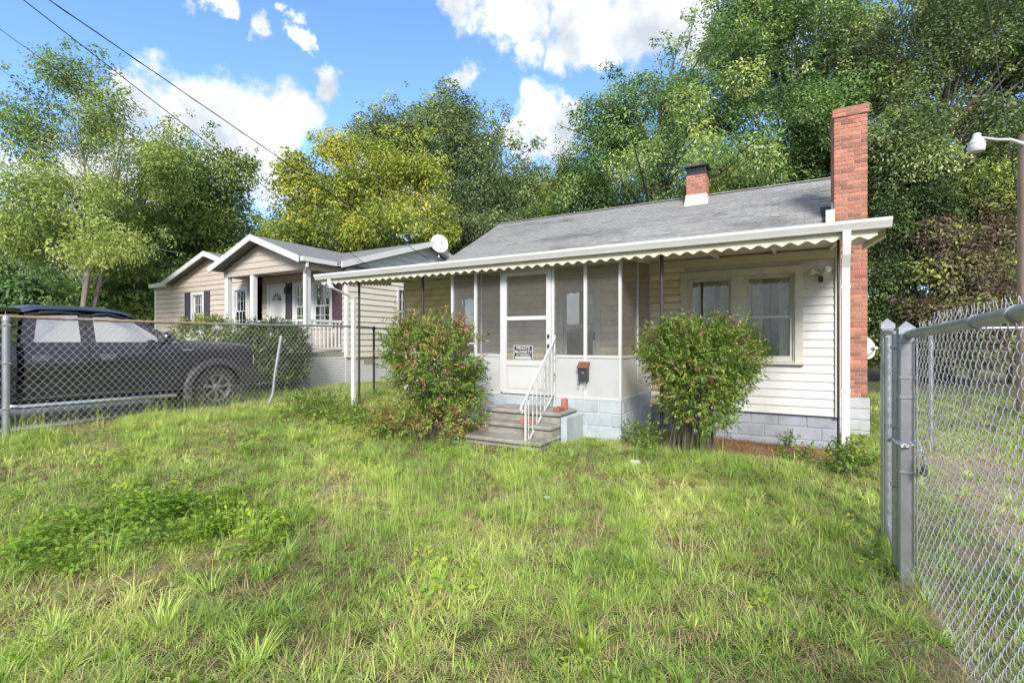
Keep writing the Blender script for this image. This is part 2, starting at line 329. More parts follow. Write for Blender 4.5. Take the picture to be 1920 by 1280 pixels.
def bx(name, m, parent, *d, c=0.0):
    b = MB(); (b.bbox(*d, c=c) if c else b.box(*d)); return b.build(name, m, parent)

# ------------------------------------------------------------------ leaves and plants
def norm(a): return a / np.maximum(np.linalg.norm(a, axis=-1, keepdims=True), 1e-9)
def leaf_arrays(C, axis, nrm, ln, wd, fold=0.25):
    axis = norm(axis); side = norm(np.cross(axis, nrm)); nrm = np.cross(side, axis)
    a = C; t = C + axis * ln[:, None] - nrm * (ln * 0.12)[:, None]
    m = C + axis * (ln * 0.48)[:, None]; up = nrm * (wd * fold)[:, None]
    return np.stack([a, m + side * (wd * 0.5)[:, None] + up, t, m - side * (wd * 0.5)[:, None] + up], 1)
def quads_mesh(name, V, tint, m):                      # V: (n,4,3)
    n = len(V); me = bpy.data.meshes.new(name)
    me.vertices.add(4 * n); me.vertices.foreach_set('co', np.ascontiguousarray(V, dtype=np.float32).ravel())
    me.loops.add(4 * n); me.loops.foreach_set('vertex_index', np.arange(4 * n, dtype=np.int32))
    me.polygons.add(n); me.polygons.foreach_set('loop_start', np.arange(0, 4 * n, 4, dtype=np.int32)); me.polygons.foreach_set('loop_total', np.full(n, 4, dtype=np.int32))
    me.update(calc_edges=True)
    at_ = me.attributes.new('tint', 'FLOAT', 'POINT'); at_.data.foreach_set('value', np.repeat(np.clip(tint, 0, 1), 4).astype(np.float32))
    me.materials.append(MATS[m]); return me

def rand_dir(n):
    return norm(rng.normal(size=(n, 3)))
def clump_leaves(cs, rs, per, ln, wd, tint0, tint_var, droop=0.35, shell=0.55):
    """leaf cloud on a set of clumps: cs (k,3), rs (k,)"""
    cnt = np.maximum((per * rs ** 2).astype(int), 8); k = np.repeat(np.arange(len(cs)), cnt); n = len(k)
    d = rand_dir(n); rad = rs[k] * (shell + (1.05 - shell) * rng.random(n) ** 0.6) * (0.85 + 0.3 * rng.random(n))
    squash = np.array([1, 1, 0.72])
    P = cs[k] + d * rad[:, None] * squash
    # short twigs: pull leaves together into sprigs
    nrm = norm(d * 0.7 + np.array([0, 0, 0.75]) + rng.normal(size=(n, 3)) * 0.55)
    ax = norm(np.cross(nrm, rand_dir(n)) + np.array([0, 0, -droop]) + d * 0.5)
    sz = (0.7 + 0.6 * rng.random(len(cs)))[k]; L = ln * sz * (0.65 + 0.7 * rng.random(n)); W = wd * sz * (0.65 + 0.7 * rng.random(n))
    tint = tint0[k] + rng.normal(size=n) * tint_var
    return leaf_arrays(P, ax, nrm, L, W), tint

def make_tree(name, label, base, trunk_top, ells, leafm, bark, trunk_r, n_clump, clump_r, per, ln, wd, tint=0.5, tvar=0.12, cvar=0.22, group='trees', limbs=40, shell=0.55, stems=1, fill=0.5):
    """ells: list of (centre, (rx, ry, rz)) that make up the crown's outline"""
    base = Vector(base); t = thing(name, label, 'tree', base, group)
    w = np.array([e[1][0] * e[1][2] for e in ells]); w = w / w.sum()
    cs = []; rs = []
    for (c, r), wi in zip(ells, w):
        k = max(3, int(round(n_clump * wi)))
        d = rand_dir(k); rad = (fill + (1 - fill) * rng.random(k) ** 0.55)
        sz = clump_r * (0.6 + 0.8 * rng.random(k))
        ext = np.maximum(np.array(r)[None, :] - sz[:, None] * 0.75, 0.2)
        cs.append(np.array(c)[None, :] + d * rad[:, None] * ext); rs.append(sz)
    cs = np.concatenate(cs); rs = np.concatenate(rs)
    # loose twigs that stand out beyond the outline
    for (c, r), wi in zip(ells, w):
        k = max(4, int(n_clump * wi * 0.9)); d = rand_dir(k); d[:, 2] = np.where(d[:, 2] < -0.2, -d[:, 2], d[:, 2])
        cs = np.concatenate([cs, np.array(c) + d * (0.96 + 0.22 * rng.random(k))[:, None] * np.array(r)]); rs = np.concatenate([rs, clump_r * (0.18 + 0.22 * rng.random(k))])
    t0 = np.clip(tint + rng.normal(size=len(cs)) * cvar, 0, 1)
    V, tn = clump_leaves(cs, rs, per, ln, wd, t0, tvar, shell=shell)
    crown = stuff(link('crown', quads_mesh('crown', V, tn, leafm), t))
    mb = MB(); top = Vector(trunk_top)
    def curve(p, q, bend, n=6):
        pts = []
        for i in range(n + 1):
            u = i / n; pts.append(p.lerp(q, u) + bend * math.sin(math.pi * u))
        return pts
    H = (top - base).length
    for si in range(stems):
        off = Vector((random.uniform(-1, 1), random.uniform(-1, 1), 0)) * (H * 0.22 if stems > 1 else 0)
        tt = top + off
        pts = curve(base, tt, Vector((random.uniform(-1, 1), random.uniform(-1, 1), 0)) * 0.03 * H, 8)
        rr = trunk_r * (0.62 if stems > 1 else 1)
        mb.tube(pts, [rr * (1.25 if i == 0 else 1 - 0.8 * i / 8) for i in range(9)], 9)
        order = rng.permutation(len(rs))[:max(4, limbs // stems)]
        for j in order:
            q = Vector(cs[j]); u = min(0.98, max(0.3, 0.25 + 0.6 * (q.z - base.z) / max(0.1, (tt.z - base.z)) * random.uniform(0.7, 1.0)))
            p = pts[min(7, int(u * 8))]
            b = Vector((random.uniform(-1, 1), random.uniform(-1, 1), random.uniform(0, 1.4))) * 0.07 * (q - p).length
            r0 = rr * (1 - 0.8 * u) * 0.55
            mb.tube(curve(p, q, b, 5), [r0 * (1 - 0.86 * i / 5) for i in range(6)], 5, cap=False)
    mb.build('trunk', bark, t, smooth=True)
    return t

# ------------------------------------------------------------------ ground
def sst(x, a, b):
    t = np.clip((x - a) / (b - a), 0, 1); return t * t * (3 - 2 * t)
_ng = rng.random((64, 64))
def vnoise(x, y, s):
    x = np.asarray(x, float) / s + 100; y = np.asarray(y, float) / s + 100
    xi = np.floor(x).astype(int); yi = np.floor(y).astype(int); fx = x - xi; fy = y - yi; fx = fx * fx * (3 - 2 * fx); fy = fy * fy * (3 - 2 * fy)
    g = lambda i, j: _ng[i % 64, j % 64]
    return (g(xi, yi) * (1 - fx) + g(xi + 1, yi) * fx) * (1 - fy) + (g(xi, yi + 1) * (1 - fx) + g(xi + 1, yi + 1) * fx) * fy
def zg(a, b):
    a = np.asarray(a, float); b = np.asarray(b, float)
    z = -1.48 + np.minimum(0.05 * np.maximum(0, -a - 4), 0.22) - 0.22 * sst(b, 6.3, 9) * sst(a, -5.5, 0.3) + 0.10 * sst(b, 4.0, 1.0) * sst(a, -1.0, 0.6)
    return z + 0.03 * (vnoise(a, b, 1.3) - 0.5)
def zgs(a, b): return float(zg(a, b))

def axis_pts(lo, hi, step, far):
    core = list(np.arange(lo, hi + 1e-6, step)); out = core[:]; d = step
    x = hi
    while x < far: d *= 1.35; x += d; out.append(x)
    x = lo; d = step
    while x > -far: d *= 1.35; x -= d; out.insert(0, x)
    return np.array(out)
def dirt_at(A, B):
    right = sst(A, 0.95, 1.6) * (1 - sst(B, 9, 12)) * sst(vnoise(A, B, 1.1) + 0.40 * sst(B, 3, 5), 0.18, 0.48)
    mulch = sst(A, -1.5, -0.9) * (1 - sst(A, 0.9, 1.4)) * sst(B, 7.1, 7.9) * (1 - sst(B, 9.5, 11))
    mulch2 = sst(A, -6.6, -5.9) * (1 - sst(A, -4.4, -4.0)) * sst(B, 5.6, 6.2) * 0.8
    bare = sst(vnoise(A + 7, B + 3, 0.5) * 0.55 + vnoise(A, B, 0.21) * 0.45, 0.62, 0.78) * 0.6
    fence = np.exp(-((A + 9.0) / 0.35) ** 2) * sst(B, 4.2, 5.2) * (1 - sst(B, 6.4, 7.4))
    gate = np.exp(-((A - 0.66) / 0.16) ** 2) * (1 - sst(B, 3.6, 4.4)) * 0.8
    return np.clip(np.maximum.reduce([right, mulch, mulch2, bare, fence, gate]), 0, 1), np.maximum(mulch, mulch2)
def build_ground():
    xs = axis_pts(-14, 8, 0.16, 900); ys = axis_pts(-1, 14, 0.16, 900)
    X, Y = np.meshgrid(xs, ys, indexing='ij'); Z = zg(X, Y); n, m = X.shape
    V = np.stack([X, Y, Z], -1).reshape(-1, 3); I = np.arange(n * m).reshape(n, m)
    Q = np.stack([I[:-1, :-1], I[1:, :-1], I[1:, 1:], I[:-1, 1:]], -1).reshape(-1, 4)
    me = bpy.data.meshes.new('ground'); me.from_pydata(V.tolist(), [], Q.tolist())
    d, mu = dirt_at(X.ravel(), Y.ravel())
    for nm, vals in (('dirt', d), ('mulch', mu)):
        at_ = me.attributes.new(nm, 'FLOAT', 'POINT'); at_.data.foreach_set('value', vals.astype(np.float32))
    me.polygons.foreach_set('use_smooth', [True] * len(me.polygons))
    m_ = bpy.data.materials.new('ground'); N, L = nodes_of(m_)
    out = N.new('ShaderNodeOutputMaterial'); p = N.new('ShaderNodeBsdfPrincipled'); L.new(p.outputs[0], out.inputs[0]); p.inputs['Roughness'].default_value = 0.95; p.inputs['Specular IOR Level'].default_value = 0.1
    tc = N.new('ShaderNodeTexCoord')
    def ns(scale, detail=6):
        q = N.new('ShaderNodeTexNoise'); q.inputs['Scale'].default_value = scale; q.inputs['Detail'].default_value = detail; q.inputs['Roughness'].default_value = 0.7; L.new(tc.outputs['Object'], q.inputs['Vector']); return q.outputs['Fac']
    def ramp(src, stops):
        r = N.new('ShaderNodeValToRGB'); cr = r.color_ramp
        while len(cr.elements) < len(stops): cr.elements.new(0.5)
        for i, (pos, c) in enumerate(stops): cr.elements[i].position = pos; cr.elements[i].color = (*c, 1)
        L.new(src, r.inputs[0]); return r.outputs[0]
    green = ramp(ns(9), [(0.3, (0.045, 0.050, 0.020)), (0.5, (0.090, 0.095, 0.032)), (0.7, (0.19, 0.16, 0.075))])
    soil = ramp(ns(22), [(0.3, (0.17, 0.12, 0.085)), (0.5, (0.32, 0.245, 0.18)), (0.7, (0.45, 0.37, 0.29))])
    mul = ramp(ns(35), [(0.3, (0.10, 0.05, 0.03)), (0.5, (0.22, 0.11, 0.06)), (0.7, (0.34, 0.20, 0.11))])
    def mix(f, a, b):
        q = N.new('ShaderNodeMix'); q.data_type = 'RGBA'; L.new(f, q.inputs[0]); L.new(a, q.inputs[6]); L.new(b, q.inputs[7]); return q.outputs[2]
    A1 = N.new('ShaderNodeAttribute'); A1.attribute_name = 'dirt'; A2 = N.new('ShaderNodeAttribute'); A2.attribute_name = 'mulch'
    L.new(mix(A2.outputs['Fac'], mix(A1.outputs['Fac'], green, soil), mul), p.inputs['Base Color'])
    bp = N.new('ShaderNodeBump'); bp.inputs['Strength'].default_value = 0.8; bp.inputs['Distance'].default_value = 0.03; L.new(ns(28), bp.inputs['Height']); L.new(bp.outputs[0], p.inputs['Normal'])
    MATS['ground'] = m_; me.materials.append(m_)
    structure(link('ground', me))
    # neighbour's driveway: a strip just above the ground, with an uneven edge
    nb = 46; va = []; fa = []
    for i in range(nb + 1):
        b = -14 + 20.2 * i / nb; e = 0.10 * (vnoise(3.0, b, 0.7) - 0.5)
        for k in range(7):
            a = (-13.4 + e) + (4.42 - 0.75 * float(sst(b, 3.0, 4.6)) - 1.0 * e) * k / 6; z = zgs(a, b) + 0.012 - (0.05 if k in (0, 6) else 0)
            va.append((a, b, z))
    for i in range(nb):
        for k in range(6): fa.append((i * 7 + k, i * 7 + k + 1, (i + 1) * 7 + k + 1, (i + 1) * 7 + k))
    m = MB(); m.add(va, fa); structure(m.build('driveway', 'driveway', smooth=True))
build_ground()

# ------------------------------------------------------------------ the cottage
WB = 9.0; WL, WR = -8.1, 0.68; SID0, SIDT = -1.16, 1.46      # front wall plane, left and right corner, siding bottom and top
PB = 7.155; PL, PR = -5.34, -2.186; PF = -0.885              # porch front plane, ends, floor
RB, RZ = 14.05, 3.93; KB, KZ = 10.5, 1.98; RL, RR = -8.42, 0.92   # ridge, kink, rake ends
house = thing('cottage', 'small white sided cottage with grey shingle roof, screened porch and red brick chimney', 'house', (-3.7, 9.0, -1.7))

def cut(intervals, a0, a1):
    segs = [(a0, a1)]
    for c0, c1 in intervals:
        nx = []
        for s0, s1 in segs:
            if c1 <= s0 or c0 >= s1: nx.append((s0, s1)); continue
            if c0 > s0: nx.append((s0, c0))
            if c1 < s1: nx.append((c1, s1))
        segs = nx
    return [q for q in segs if q[1] - q[0] > 0.02]
def wall_core(name, m, parent, a0, a1, b0, b1, z0, z1, holes):
    zs = sorted({z0, z1, *[h[2] for h in holes], *[h[3] for h in holes]}); mb = MB()
    for za, zb in zip(zs[:-1], zs[1:]):
        zm = (za + zb) / 2
        for s0, s1 in cut([(h[0], h[1]) for h in holes if h[2] < zm < h[3]], a0, a1): mb.box(s0, s1, b0, b1, za, zb)
    return mb.build(name, m, parent)
def lap(mb, a0, a1, b, z0, z1, rounded=False):          # one board of lap siding, facing -y
    if rounded:
        prof = [(b, z0), (b - 0.024, z0 + 0.003), (b - 0.042, z0 + 0.030), (b - 0.048, z0 + 0.06), (b - 0.036, z1 - 0.03), (b - 0.006, z1), (b, z1)]
    else:
        prof = [(b, z0), (b - 0.022, z0), (b - 0.022, z0 + 0.010), (b - 0.006, z1 + 0.002), (b, z1 + 0.002)]
    mb.prism(prof, 0, a0, a1)

WIN = (-1.67, 0.188, -0.376, 1.21)                      # front double window incl. its casing
DOOR = (-4.02, -3.14, PF, 1.22); WIN2 = (-6.60, -5.92, -0.40, 1.12)
def house_walls():
    w = wall_core('wall', 'trim_old', house, WL, WR, WB, WB + 0.12, SID0 + 0.02, SIDT + 0.08, [WIN, DOOR, WIN2])
    EX = 0.1327; rows = int((SIDT - SID0) / EX) + 1
    for i in range(rows):
        z0 = SID0 + EX * i; z1 = min(z0 + EX, SIDT + 0.05)
        if z1 - z0 < 0.03: continue
        hs = [(h[0] + 0.03, h[1] - 0.03) for h in (WIN, DOOR, WIN2) if min(z1, h[3]) - max(z0, h[2]) > 0.35 * EX]
        for s0, s1 in cut(hs, WL + 0.06, WR - 0.05):
            for q0, q1, mm in ((s0, min(s1, -1.6), True), (max(s0, -1.6), s1, False)):
                if q1 - q0 < 0.02: continue
                mb = MB(); lap(mb, q0, q1, WB, z0, z1, mm); mb.build('siding_board', 'vinyl_cream' if mm else 'vinyl_white', w)
    for a in (WL, WR - 0.07): bx('corner_board', 'trim_white', w, a, a + 0.07, WB - 0.052, WB - 0.0005, SID0 - 0.005, SIDT + 0.02, c=0.004)
    bx('frieze_board', 'awning_cream', w, WL + 0.075, WR - 0.075, WB - 0.060, WB - 0.0495, 1.285, 1.42)
    # the other walls, with plain lap boards (side and back)
    for a0, a1 in ((WL, WL + 0.12), (WR - 0.12, WR)):
        mb = MB(); mb.box(a0, a1, WB + 0.121, 19.0, SID0, 1.55); mb.prism([(WB + 0.13, 1.551), (KB, KZ - 0.15), (RB, RZ - 0.18), (18.6, 1.551)], 0, a0, a1); mb.build('wall', 'vinyl_white', house)
    bx('wall', 'vinyl_white', house, WL + 0.121, WR - 0.121, 18.9, 19.0, SID0, 1.55)
    bx('floor', 'room_dark', house, WL + 0.13, WR - 0.13, WB + 0.121, 18.89, -1.0, -0.9)
    bx('partition', 'room_dark', house, WL + 0.13, WR - 0.13, WB + 2.6, WB + 2.7, -0.89, 1.5)
    bx('ceiling', 'room_dark', house, WL + 0.13, WR - 0.13, WB + 0.121, 18.89, 1.47, 1.5)
house_walls()

def sash_window(parent, a0, a1, z0, z1, b, zm, m='trim_old', curtains=True, split=True, muntins=0, rows=2):
    """double-hung window with its own sashes; b is the outer face of the sashes"""
    w = MB()
    fw = 0.045
    w.box(a0, a0 + 0.02, b - 0.03, b + 0.10, z0, z1); w.box(a1 - 0.02, a1, b - 0.03, b + 0.10, z0, z1); w.box(a0 + 0.02, a1 - 0.02, b - 0.03, b + 0.10, z1 - 0.02, z1); w.box(a0 + 0.02, a1 - 0.02, b - 0.045, b + 0.10, z0, z0 + 0.02)
    win = w.build('window', m, parent)
    for k, (q0, q1, bb) in enumerate(((zm - 0.018, z1 - 0.021, b + 0.035), (z0 + 0.021, zm + 0.018, b))):
        s = MB(); A0, A1 = a0 + 0.021, a1 - 0.021
        s.box(A0, A0 + fw, bb, bb + 0.03, q0, q1); s.box(A1 - fw, A1, bb, bb + 0.03, q0, q1); bt = 0.075 if k == 1 else 0.036
        s.box(A0 + fw, A1 - fw, bb, bb + 0.03, q0, q0 + bt); s.box(A0 + fw, A1 - fw, bb, bb + 0.03, q1 - 0.036, q1)
        s.build('sash', m, win)
        for j in range(1, muntins + 1):
            x = A0 + fw + (A1 - A0 - 2 * fw) * j / (muntins + 1); bx('muntin', m, win, x - 0.008, x + 0.008, bb + 0.004, bb + 0.026, q0 + bt, q1 - 0.036)
        if muntins:
            zc = (q0 + bt + q1 - 0.036) / 2; bx('muntin', m, win, A0 + fw, A1 - fw, bb + 0.006, bb + 0.024, zc - 0.008, zc + 0.008)
        bx('pane', 'glass', win, A0 + fw - 0.004, A1 - fw + 0.004, bb + 0.012, bb + 0.016, q0 + bt - 0.004, q1 - 0.032)
    if curtains:
        for side in (0, 1):
            n = 26; vs = []; wdt = (a1 - a0) * (0.34 if side == 0 else 0.28)
            for i in range(n + 1):
                u = i / n; x = a0 + 0.02 + u * wdt if side == 0 else a1 - 0.02 - u * wdt
                yy = b + 0.13 + 0.018 * math.sin(u * 26 + side); vs += [(x, yy, z0 - 0.02), (x + 0.01 * math.sin(u * 9), yy, z1 + 0.02)]
            MB().add(vs, [(2 * i, 2 * i + 2, 2 * i + 3, 2 * i + 1) for i in range(n)]).build('curtain', 'curtain_beige', win, smooth=True)
    return win
def casing(parent, name, m, a0, a1, z0, z1, b, w=0.11, depth=0.035, sill=True):
    mb = MB(); mb.box(a0, a0 + w, b - depth, b + 0.06, z0, z1); mb.box(a1 - w, a1, b - depth, b + 0.06, z0, z1); mb.box(a0 + w, a1 - w, b - depth, b + 0.06, z1 - w, z1)
    c = mb.build(name, m, parent)
    if sill: bx('sill', m, parent, a0 - 0.02, a1 + 0.02, b - depth - 0.03, b + 0.05, z0 - 0.035, z0 - 0.001, c=0.004)
    return c
def house_windows():
    casing(house, 'window_casing', 'trim_old', WIN[0], WIN[1], WIN[2] + 0.04, WIN[3], WB, 0.112, 0.056)
    bx('mullion', 'trim_old', house, -0.832, -0.657, WB - 0.036, WB + 0.06, WIN[2] + 0.042, WIN[3] - 0.114)
    sash_window(house, -1.556, -0.834, -0.332, 1.096, WB - 0.002, 0.40)
    sash_window(house, -0.655, 0.074, -0.332, 1.096, WB - 0.002, 0.40)
    casing(house, 'window_casing', 'trim_old', WIN2[0], WIN2[1], WIN2[2] + 0.03, WIN2[3], WB, 0.08, 0.056)
    sash_window(house, WIN2[0] + 0.082, WIN2[1] - 0.082, WIN2[2] + 0.035, WIN2[3] - 0.082, WB - 0.002, 0.36)
    # entrance door with its grey storm door, behind the porch screens
    casing(house, 'door_casing', 'trim_old', DOOR[0], DOOR[1], DOOR[2], DOOR[3], WB, 0.09, 0.055, sill=False)
    d = bx('door', 'door_grey', house, DOOR[0] + 0.092, DOOR[1] - 0.092, WB - 0.01, WB + 0.03, DOOR[2] + 0.01, DOOR[3] - 0.095, c=0.004)
    for z0, z1 in ((-0.26, 0.27), (0.33, 0.98)):
        mb = MB(); A0, A1 = DOOR[0] + 0.17, DOOR[1] - 0.17
        bx('pane', 'glass', d, A0, A1, WB - 0.016, WB - 0.012, z0, z1)
        bx('panel', 'room_dark', d, A0, A1, WB - 0.0115, WB - 0.0105, z0, z1)
    bx('handle', 'black_metal', d, DOOR[1] - 0.15, DOOR[1] - 0.13, WB - 0.055, WB - 0.011, 0.02, 0.17, c=0.004)
house_windows()

def blocks(parent, m, a0, a1, b0, b1, z_top, courses, face='front', bl=0.40, bh=0.20, start=0.0):
    """concrete blocks laid in running bond against a mortar core; each block its own part"""
    g = 0.006
    for c in range(courses):
        z1 = z_top - c * bh; z0 = z1 - bh; off = (bl / 2 if c % 2 else 0) + start
        lo, hi = (a0, a1) if face == 'front' else (b0, b1)
        x = lo - off
        while x < hi - 0.02:
            x0, x1 = max(x, lo), min(x + bl, hi); x += bl
            if x1 - x0 < 0.04: continue
            j = random.uniform(-0.003, 0.003)
            if face == 'front': bx('concrete_block', m, parent, x0 + g, x1 - g, b0 + j, b0 + 0.10, z0 + g, z1 - g, c=0.008)
            else: bx('concrete_block', m, parent, a1 - 0.10, a1 + j, x0 + g, x1 - g, z0 + g, z1 - g, c=0.008)
def foundations():
    core = bx('foundation', 'mortar_grey', house, WL + 0.02, WR - 0.02, WB + 0.045, 18.95, -2.2, SID0 - 0.001)
    blocks(core, 'block_grey', PR + 0.02, WR, WB + 0.035, WB, SID0 - 0.002, 4)
    blocks(core, 'block_grey', WL, PL - 0.02, WB + 0.035, WB, SID0 - 0.002, 4)
    # vent opening in the top course
    bx('vent', 'room_dark', core, -1.10, -0.92, WB + 0.030, WB + 0.034, SID0 - 0.33, SID0 - 0.21)
    pc = bx('porch_base', 'mortar_blue', house, PL + 0.012, PR - 0.012, PB + 0.012, WB + 0.03, -2.2, PF - 0.012)
    blocks(pc, 'block_blue', PL, PR, PB, PB, PF - 0.014, 5)
    blocks(pc, 'block_blue', PR, PR, PB + 0.10, WB, PF - 0.014, 5, face='side', start=0.1)
foundations()

def roof_z(b): return RZ - (RZ - KZ) * (RB - b) / (RB - KB)
def house_roof():
    mb = MB()
    k2 = 1.372
    prof = [(6.86, k2), (KB, KZ), (RB, RZ), (19.45, 1.0), (19.45, 0.9), (RB, RZ - 0.12), (KB, KZ - 0.12), (6.86, k2 - 0.05)]
    mb.prism(prof, 0, RL, RR); deck = mb.build('roof', 'shingle_field_grey', house)
    for a in (RL - 0.022, RR + 0.002):
        r = MB(); r.prism([(KB - 0.1, KZ - 0.07), (RB, RZ + 0.01), (19.45, 1.01), (19.45, 0.84), (RB, RZ - 0.16), (KB - 0.1, KZ - 0.23)], 0, a, a + 0.02); r.build('rake_board', 'trim_white', deck)
    S = Vector((0, RB - KB, RZ - KZ)); SL = S.length; S.normalize(); Nn = Vector((0, -S.z, S.y))
    ex, tw = 0.142, 0.305; rows = int(SL / ex); items = []
    for r in range(rows):
        x = RL - (tw / 2 if r % 2 else 0) - random.uniform(0, 0.03)
        while x < RR:
            x0, x1 = max(x, RL), min(x + tw, RR); x += tw
            if x1 - x0 < 0.06: continue
            p = Vector(((x0 + x1) / 2, KB, KZ)) + S * (r * ex)
            X = p.x * CY + p.y * SY; Y = -p.x * SY + p.y * CY; px = 960 + F * X / Y; py = 640 - F * p.z / Y
            vis = py < 515 - 0.1005 * (px - 600) + 2
            items.append((-(1e3 if vis else 0) + Y, p, x1 - x0))
    items.sort(key=lambda q: q[0])
    def tab(mb, p, w, lift):
        a = p - S * 0.006 + Nn * (0.004 + lift); h = w / 2 - 0.004; th = 0.007; le = ex + 0.03
        q = [a + Vector((-h, 0, 0)), a + Vector((h, 0, 0)), a + S * le + Vector((h, 0, 0)) - Nn * 0.003, a + S * le + Vector((-h, 0, 0)) - Nn * 0.003]
        mb.add(q + [v + Nn * th if i < 2 else v + Nn * 0.002 for i, v in enumerate(q)], [(0, 3, 2, 1), (4, 5, 6, 7), (0, 1, 5, 4), (1, 2, 6, 5), (2, 3, 7, 6), (3, 0, 4, 7)])
    fld = MB(); shared = {}
    for i, (_, p, w) in enumerate(items):
        lift = random.uniform(0, 0.004) + (0.008 if random.random() < 0.02 else 0)
        if i < 300:
            key = round(w, 2)
            if key not in shared:
                m1 = MB(); tab(m1, Vector((0, 0, 0)), key, 0); shared[key] = m1.mesh('shingle', 'shingle_grey')
            link('shingle', shared[key], deck, loc=p + Nn * lift)
        else: tab(fld, p, w, lift)
    stuff(fld.build('shingle_field', 'shingle_grey', deck))
    bx('ridge_cap', 'shingle_field_grey', deck, RL, RR, RB - 0.09, RB + 0.09, RZ - 0.012, RZ + 0.014)
house_roof()

def brick_stack(parent, a0, a1, b0, b1, z0, z1, mats, n_side=True, limit_side=-99, core='mortar'):
    """bricks in running bond round a mortar core; front and left faces brick by brick"""
    bl, bh, g = 0.205, 0.0755, 0.005
    bx('mortar_core', core, parent, a0 + 0.008, a1 - 0.008, b0 + 0.008, b1 - 0.008, z0, z1)
    n = int(round((z1 - z0) / bh)); bh = (z1 - z0) / n; rest = MB()
    for i in range(n):
        q0, q1 = z0 + i * bh + g, z0 + (i + 1) * bh - g
        x = a0 - (bl / 2 if i % 2 else 0.0)
        while x < a1 - 0.01:
            x0, x1 = max(x, a0), min(x + bl, a1); x += bl
            if x1 - x0 < 0.03: continue
            j = random.uniform(-0.003, 0.002)
            bx('brick', random.choice(mats), parent, x0 + (0 if x0 == a0 else g), x1 - (0 if x1 == a1 else g), b0 + j, b0 + 0.09, q0, q1, c=0.004)
        y = b0 + 0.092 - (0.0 if i % 2 else bl / 2)
        while y < b1 - 0.01:
            y0, y1 = max(y, b0 + 0.092), min(y + bl, b1); y += bl
            if y1 - y0 < 0.03: continue
            if q0 > limit_side: bx('brick', random.choice(mats), parent, a0, a0 + 0.09, y0 + g, y1 - g, q0, q1, c=0.004)
            else: rest.box(a0, a0 + 0.09, y0 + g, y1 - g, q0, q1)
            rest.box(a1 - 0.09, a1, y0 + g, y1 - g, q0, q1)
        x = a0 + 0.092
        while x < a1 - 0.12:
            rest.box(x + g, min(x + bl, a1 - 0.092) - g, b1 - 0.09, b1, q0, q1); x += bl
    stuff(rest.build('rear_brick', mats[0], parent))
def chimneys():
    ch = bx('chimney', 'mortar', house, 0.76, 1.20, 10.94, 11.70, -1.02, 4.1)
    brick_stack(ch, 0.727, 1.235, 10.9, 11.75, -1.02, 4.16, ['brick_red', 'brick_red', 'brick_orange'], limit_side=2.2)
    brick_stack(ch, 0.70, 1.262, 10.873, 11.777, 4.162, 4.30, ['brick_red'], limit_side=2.2)
    bx('chimney_cap', 'brick_red', ch, 0.72, 1.24, 10.9, 11.75, 4.301, 4.335, c=0.01)
    for k, zt in enumerate((-1.022, -1.222, -1.422, -1.622)):
        bx('concrete_block', 'block_white', ch, 0.69, 1.265, 10.85, 11.8, zt - 0.196, zt - 0.002, c=0.008)
    # white flashing where the roof meets the stack
    fl = MB(); zr = roof_z(11.0)
    fl.prism([(10.86, roof_z(10.86) + 0.0), (11.25, roof_z(11.25) - 0.0), (11.25, roof_z(11.25) + 0.30), (11.02, roof_z(11.02) + 0.33), (10.86, roof_z(10.86) + 0.16)], 0, 0.700, 0.724)
    fl.build('flashing', 'flashing_white', ch)
    bx('flashing', 'flashing_white', ch, 0.595, 0.735, 10.872, 10.888, roof_z(10.88) + 0.0, roof_z(10.88) + 0.27)
    tar = MB(); tar.prism([(10.75, roof_z(10.75) + 0.012), (11.9, roof_z(11.9) + 0.012), (11.9, roof_z(11.9) + 0.02), (10.75, roof_z(10.75) + 0.02)], 0, 0.55, 0.72); tar.build('tar_seal', 'tar_black', ch)
    c2 = bx('chimney', 'mortar', house, -2.30, -1.90, 13.40, 13.80, 3.2, 4.2)
    brick_stack(c2, -2.345, -1.855, 13.36, 13.84, 3.62, 4.33, ['brick_orange', 'brick_red'], limit_side=9)
    f2 = MB(); zf = roof_z(13.3)
    f2.add([(-2.39, 13.27, zf - 0.02), (-1.81, 13.27, zf - 0.02), (-1.81, 13.9, 3.75), (-2.39, 13.9, 3.75), (-2.353, 13.352, zf + 0.29), (-1.847, 13.352, zf + 0.29), (-1.847, 13.848, zf + 0.30), (-2.353, 13.848, zf + 0.30)],
           [(0, 3, 2, 1), (4, 5, 6, 7), (0, 1, 5, 4), (1, 2, 6, 5), (2, 3, 7, 6), (3, 0, 4, 7)]); f2.build('flashing', 'flashing_white', c2)
    cap = bx('chimney_cap', 'black_metal', c2, -2.40, -1.80, 13.30, 13.90, 4.52, 4.57, c=0.012)
    bx('cap_base', 'black_metal', c2, -2.365, -1.835, 13.34, 13.86, 4.332, 4.36)
    ms = MB()
    for i in range(15):
        for j in (0, 1):
            x = -2.33 + 0.46 * i / 14; ms.box(x - 0.006, x + 0.006, 13.36 + 0.47 * j, 13.37 + 0.47 * j, 4.361, 4.519); y = 13.36 + 0.48 * i / 14; ms.box(-2.34 + 0.46 * j, -2.33 + 0.46 * j, y - 0.006, y + 0.006, 4.361, 4.519)
    stuff(ms.build('spark_screen', 'black_metal', c2))
    bx('flue', 'black_metal', c2, -2.27, -1.93, 13.42, 13.78, 4.331, 4.50)
    pts = [(-2.1, 13.6, 4.571), (-2.1, 13.6, 4.66)]; t = MB(); t.tube(pts, [0.075, 0.06], 12); t.build('cap_knob', 'rust', c2)
chimneys()

